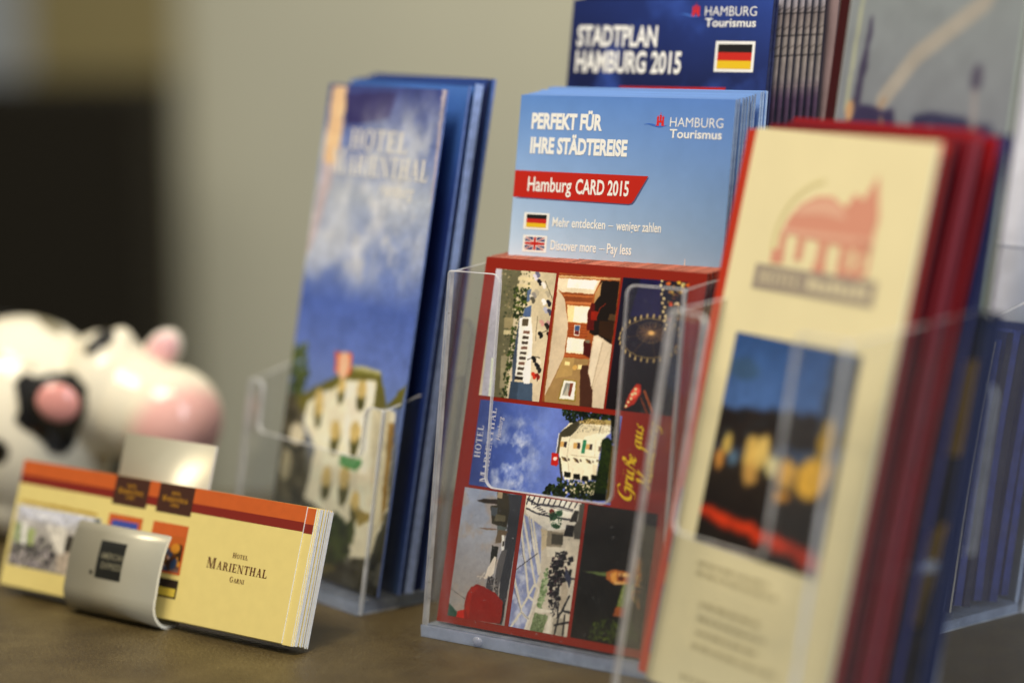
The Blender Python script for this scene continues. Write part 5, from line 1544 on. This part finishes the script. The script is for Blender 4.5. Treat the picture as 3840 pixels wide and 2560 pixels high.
# ================================================================== business cards and their holder
YE, RE = 37.4, 18.6
OE = (-223.3, 1018.6, 4.6)
CY = mat('card_yellow', 'dfcd80', .5, noise=.025, nscale=180)
CE = mat('card_white_edge', 'f0f0ee', .6, noise=.05, nscale=400)
COR = mat('card_orange_top', 'cc6420', .6, noise=.08, nscale=300)
def card_me():
    me = box_me('business_card', 0, 165.3, 0, .5, 0, 54.4)
    for p in me.polygons:
        if p.normal.z > .9: p.material_index = 2
    for m in (CY, CE, COR): me.materials.append(m)
    return me
cme = card_me()
def card_at(t, a, dz=0.0):
    o = link('business_card', cme)
    M = Matrix.Rotation(-rad(YE), 4, 'Z') @ Matrix.Rotation(-rad(RE), 4, 'X')
    p = Vector(OE) + M.to_3x3() @ Vector((a, t, dz))
    return place(o, p.x, p.y, p.z, YE, RE)
def bars(o, w=165.2):
    link('orange_bar', flat_me('orange_bar', [rect(.05, w, 48.0, 54.35)], -.05), o, [mat('bar_orange', 'c25a1e', .5, noise=.05, nscale=250)])
    link('red_bar', flat_me('red_bar', [rect(.05, w, 44.3, 48.0)], -.05), o, [mat('bar_dark_red', '7c1c0a', .5)])
c0 = card_at(0, 0)
bars(c0)
tag(c0, 'front yellow folded business card with brown serif lettering, in the cream holder', 'business card', 'yellow business cards in the cream holder')
print_panel('breakfast_room_photo', c0, ART['breakfast_room_photo'] + [('w', .4, 1.6, 1), ('n', .12, .8, 3)], 2.0, 54.0, 8.8, 35.0, 4, y=-.07)
text_obj('lettering', [serif_word('HOTEL', 131.2, 139.5, 29.3, 31.4, .8), serif_word('MARIENTHAL', 118.2, 151.2, 23.6, 27.9, .78), serif_word('GARNI', 132.0, 139.9, 19.6, 21.8, .8)], c0, BROWN_INK, y=-.1)
dark = mat('box_brown', '40200f', .5)
for xa, xb in ((57.9, 78.0), (83.9, 104.0)):
    bx = link('name_box', flat_me('name_box', [rect(xa, xb, 42.3, 54.3)], -.09), c0, [dark])
    xm = (xa + xb) / 2
    text_obj('box_lettering', [serif_word('HOTEL', xm - 2.6, xm + 2.6, 50.0, 51.4), serif_word('MARIENTHAL', xa + 2.6, xb - 2.6, 47.2, 49.4, .8), serif_word('GARNI', xm - 2.4, xm + 2.4, 45.2, 46.5)], bx, GOLD_TEXT, y=-.13)
cap_polys = []
R3 = random.Random(2); x = 3.7
while x < 51:
    w = R3.uniform(.5, 1.0); cap_polys.append(rect(x, x + w, 36.0, 36.0 + R3.uniform(.9, 1.5))); x += w + .25
link('caption', flat_me('caption', cap_polys, -.09), c0, [mat('caption_gold', 'b08a20', .5)])
f1 = link('picture_frame', flat_me('picture_frame', [rect(58.0, 77.9, 16, 38.2)], -.09), c0, [mat('bar_orange', 'c25a1e')])
print_panel('small_picture', f1, [('g', '3a4a9c', '4a58a0', '6a70a0'), ('s', ['c8c4b0', '2a2a40', '8a6a50'], 2, 20, 2, [(0, .5), (1, .5), (1, 1), (0, 1)])], 60.2, 75.6, 20, 35.8, 2, y=-.12)
f2 = link('picture_frame', flat_me('picture_frame', [rect(84.1, 104.4, 18.1, 38.3)], -.09), c0, [mat('bar_orange', 'c25a1e')])
print_panel('small_picture', f2, [('g', 'b4571c', 'b8602a', '6a4020', '3a2420', '8a6a60'), ('s', ['2c4468', 'c8862c', '1e1816', 'a85a24', 'd8b0a0', '3a2418'], 3.0, 46, 4, [(0, .3), (1, .3), (1, 1), (0, 1)])], 85.2, 103.4, 19.0, 33.6, 3, y=-.12)
lb = link('label_box', flat_me('label_box', [rect(91, 104.6, 8.4, 16.0)], -.09), c0, [mat('label_black', '241610', .5)])
link('label_stripe', flat_me('label_stripe', [rect(91.6, 103.8, 9.1, 12.4)], -.13), lb, [mat('label_yellow', 'd6bc44', .5)])
c1 = card_at(.55, 4.6, -.4)
bars(c1)
tag(c1, 'second yellow business card peeking out on the right of the front card', 'business card', 'yellow business cards in the cream holder')
for k in range(2, 17):
    o = card_at(.55 + (k - 1) * .52 + (.25 if k > 6 else 0) + (.2 if k > 11 else 0), 5.3 + rng.uniform(-.22, .22) + k * .05, rng.uniform(-.3, .3) - .2)
    tag(o, 'yellow business card in the stack behind the two front cards, white edge showing', 'business card', 'yellow business cards in the cream holder')

# bent strip holder (profile in the card's own tilted frame)
prof = [(10.9, 73.0), (10.9, 40.0), (10.9, 10.0)]
prof += [(1.0 + 9.9 * math.cos(rad(a)), 5.6 + 9.9 * math.sin(rad(a))) for a in range(0, -181, -15)]
prof += [(-8.9, 9.0), (-9.3, 15.0), (-9.2, 20.0), (-8.8, 25.0), (-8.0, 29.5), (-6.9, 33.2)]
th = -1.3
n = len(prof)
inner = []
for i, (y, z) in enumerate(prof):
    a = prof[max(0, i - 1)]; b = prof[min(n - 1, i + 1)]
    L = math.hypot(b[0] - a[0], b[1] - a[1])
    inner.append((y + (b[1] - a[1]) / L * -th, z - (b[0] - a[0]) / L * -th))
xa, xb = 48.5, 101.5
v = [(x, y, z) for x in (xa, xb) for y, z in prof] + [(x, y, z) for x in (xa, xb) for y, z in inner]
f, mi = [], []
for i in range(n - 1):
    f += [(i, i + 1, n + i + 1, n + i), (2 * n + i, 3 * n + i, 3 * n + i + 1, 2 * n + i + 1), (i, 2 * n + i, 2 * n + i + 1, i + 1), (n + i, n + i + 1, 3 * n + i + 1, 3 * n + i)]
    mi += [0, 0, 1, 1]
for i in (0, n - 1):
    f.append((i, n + i, 3 * n + i, 2 * n + i)); mi.append(1)
me = me_from('card_holder', v, f, mi)
bm = bmesh.new(); bm.from_mesh(me); bmesh.ops.recalc_face_normals(bm, faces=bm.faces)
for fc in bm.faces: fc.smooth = fc.material_index == 0
bm.to_mesh(me); bm.free()
ch = link('card_holder', me, None, [mat('cream_enamel', 'b4af9a', .36, .5, noise=.03, nscale=60, metallic=.3), mat('cream_enamel_edge', 'e4e0d0', .4)])
place(ch, *OE, YE, RE)
tag(ch, 'cream bent strip card holder with a black square emblem on its front flap', 'card holder')
def on_flap(x, y, z):
    """follow the flap's curve"""
    for (y0, za), (y1, zb) in zip(prof[-7:], prof[-6:]):
        if za <= z <= zb:
            return (x, y0 + (y1 - y0) * (z - za) / (zb - za) + y, z)
    return (x, prof[-1][0] + y, z)
def flap_patch(name, x0, x1, z0, z1, y, parent, m):
    zs = [z0] + [p[1] for p in prof[-7:] if z0 < p[1] < z1] + [z1]
    vv = [on_flap(x, y, z) for z in zs for x in (x0, x1)]
    ff = [(2 * i, 2 * i + 1, 2 * i + 3, 2 * i + 2) for i in range(len(zs) - 1)]
    return link(name, me_from(name, vv, ff), parent, [m])
eb = flap_patch('emblem', 65.5, 80.5, 11.0, 26.6, -.12, ch, mat('emblem_black', '17170f', .5))
text_obj('emblem_lettering', [text('AMERICAN', 67.2, 80.2, 19.2, 21.8, .01), text('EXPRESS', 68.6, 80.2, 15.2, 17.8, .01)], eb, mat('emblem_grey', '7a7660', .5), xform=lambda x, y, z: on_flap(x, -.25, z))
flap_patch('trade_mark_dot', 62.4, 64.0, 12.0, 13.6, -.12, ch, mat('emblem_black', '17170f'))

# ================================================================== cow money bank
COWO = Vector((-205.9, 1137.5, 0))
K = .2045
def cpt(px, py, y=0.0):
    s = 1 + y * K / 1165
    px, py = 1176 + (px - 1176) * s, 640 + (py - 640) * s
    return ((px - 200) * K, y * K, (1215 - py) * K)
cow = link('cow_money_bank', None)
cow.location = COWO * MM
tag(cow, 'glossy white cow money bank with black patches and a pink snout, behind the business cards', 'money bank')
def blobs_me(name, parts, voxel):
    bm = bmesh.new()
    for (px, py, y, rx, ry, rz) in parts:
        b2 = bmesh.new(); bmesh.ops.create_icosphere(b2, subdivisions=4, radius=1)
        c = cpt(px, py, y)
        bmesh.ops.scale(b2, verts=b2.verts, vec=(rx * K, ry * K, rz * K))
        bmesh.ops.translate(b2, verts=b2.verts, vec=c)
        t = bpy.data.meshes.new('t'); b2.to_mesh(t); b2.free(); bm.from_mesh(t); bpy.data.meshes.remove(t)
    me = bpy.data.meshes.new('t'); bm.to_mesh(me); bm.free()
    o = bpy.data.objects.new('t', me); COL.objects.link(o)
    md = o.modifiers.new('r', 'REMESH'); md.mode = 'VOXEL'; md.voxel_size = voxel
    sm = o.modifiers.new('s', 'SMOOTH'); sm.factor = .6; sm.iterations = 14
    dg = bpy.context.evaluated_depsgraph_get(); dg.update()
    r = bpy.data.meshes.new_from_object(o.evaluated_get(dg)); r.name = name
    bpy.data.objects.remove(o, do_unlink=True); bpy.data.meshes.remove(me)
    r.transform(Matrix.Scale(MM, 4))
    for p in r.polygons: p.use_smooth = True
    return r
GLAZE = print_mat('white_glaze', .05, .6)
body = blobs_me('body', [(60, 965, 20, 225, 215, 258), (20, 1130, -60, 90, 90, 90), (180, 1130, -70, 62, 62, 88), (10, 1130, 110, 90, 90, 90), (180, 1130, 110, 62, 62, 88),
                         (262, 885, -50, 120, 125, 150), (330, 915, -85, 122, 112, 124), (404, 938, -115, 124, 122, 124), (298, 762, -70, 32, 30, 36), (232, 765, -120, 24, 24, 26)], 1.1)
nv = len(body.vertices)
co = np.zeros(nv * 3); body.vertices.foreach_get('co', co); co = co.reshape(-1, 3) / MM
DY = co[:, 1] / K
_s = 1 + DY * K / 1165
PX = 1176 + (co[:, 0] / K + 200 - 1176) / _s; PY = 640 + (1215 - co[:, 2] / K - 640) / _s
colr = np.tile(hx('ece4cc'), (nv, 1))
def ink(mask, c):
    colr[mask] = hx(c)
front = DY < 15
patch = [(128 + (x - 128) * 1.12, 918 + (y - 918) * 1.1) for x, y in [(53, 849), (71, 829), (100, 836), (140, 832), (178, 829), (206, 857), (204, 905), (186, 950), (173, 991), (155, 1006), (142, 1006), (122, 1000), (109, 978), (84, 956), (57, 938), (52, 920), (62, 897)]]
ink(poly_mask(PX, PY, patch) & front, '15130f')
ink((np.hypot((PX + 8) / 34, (PY - 1000) / 34) < 1) & front, '15130f')
ink((np.hypot((PX + 120) / 60, (PY - 880) / 70) < 1) & front, '15130f')
ink(poly_mask(PX, PY, [(212, 778), (220, 752), (245, 738), (262, 726), (284, 736), (286, 748), (268, 766), (246, 768), (232, 780)]) & (DY < 40), '1a1612')
ink(poly_mask(PX, PY, [(100, 712), (135, 718), (165, 742), (150, 748), (120, 730)]), '8c8468')
for i in range(6):
    x = -6 + i * 17
    ink(poly_mask(PX, PY, [(x, 766 + i * 6), (x + 12, 776 + i * 6), (x + 19, 772 + i * 6), (x + 14, 786 + i * 6), (x - 2, 776 + i * 6)]) & front, '8a8064')
ink((np.hypot((PX - 135) / 70, (PY - 1150) / 60) < 1) & (DY > 30), '15130f')
d = np.sqrt(((PX - 428) / 138) ** 2 + ((PY - 958) / 122) ** 2 + ((DY + 150) / 165) ** 2)
w = np.clip((1.0 - d) / .22, 0, 1)[:, None] * .95
colr = colr * (1 - w) + hx('f2b9b0') * w
cl = np.where(colr <= .04045, colr / 12.92, ((colr + .055) / 1.055) ** 2.4)
at = body.color_attributes.new('ink', 'FLOAT_COLOR', 'POINT')
at.data.foreach_set('color', np.concatenate([cl, np.ones((nv, 1))], 1).astype(np.float32).ravel())
link('body', body, cow, [GLAZE])
def ear(px, py, y, rx, ry, rz, rot, outer, inner_c, yaw=0.0, k=.72):
    def ell(name, s, dy, m, par):
        bm = bmesh.new(); bmesh.ops.create_icosphere(bm, subdivisions=4, radius=1)
        bmesh.ops.scale(bm, verts=bm.verts, vec=(rx * K * s * MM, ry * K * s * MM, rz * K * s * MM))
        bmesh.ops.translate(bm, verts=bm.verts, vec=(0, dy * K * MM, 0))
        me = bpy.data.meshes.new(name); bm.to_mesh(me); bm.free()
        for p in me.polygons: p.use_smooth = True
        return link(name, me, par, [m])
    e = ell('ear', 1.0, 0, outer, cow)
    e.location = Vector(cpt(px, py, y)) * MM
    e.rotation_euler = (0, rad(rot), rad(yaw))
    ell('inner_ear', k, -ry * .55, inner_c, e)
GW = mat('glaze_white', 'ece4d8', .10, .6)
GBk = mat('glaze_black', '15130f', .05, .6)
GP = mat('glaze_pink', 'e09a90', .12, .6)
GP2 = mat('glaze_pale_pink', 'e8b4b8', .12, .6)
ear(146, 880, -212, 62, 24, 54, 25, GBk, GP, 10, .80)
ear(394, 788, -20, 40, 24, 54, 38, GW, GP2, 0, .82)
link('coin_slot', box_me('coin_slot', -6, 6, -1, 1, 0, .6), cow, [GBk, GBk]).location = Vector(cpt(20, 706, 25)) * MM
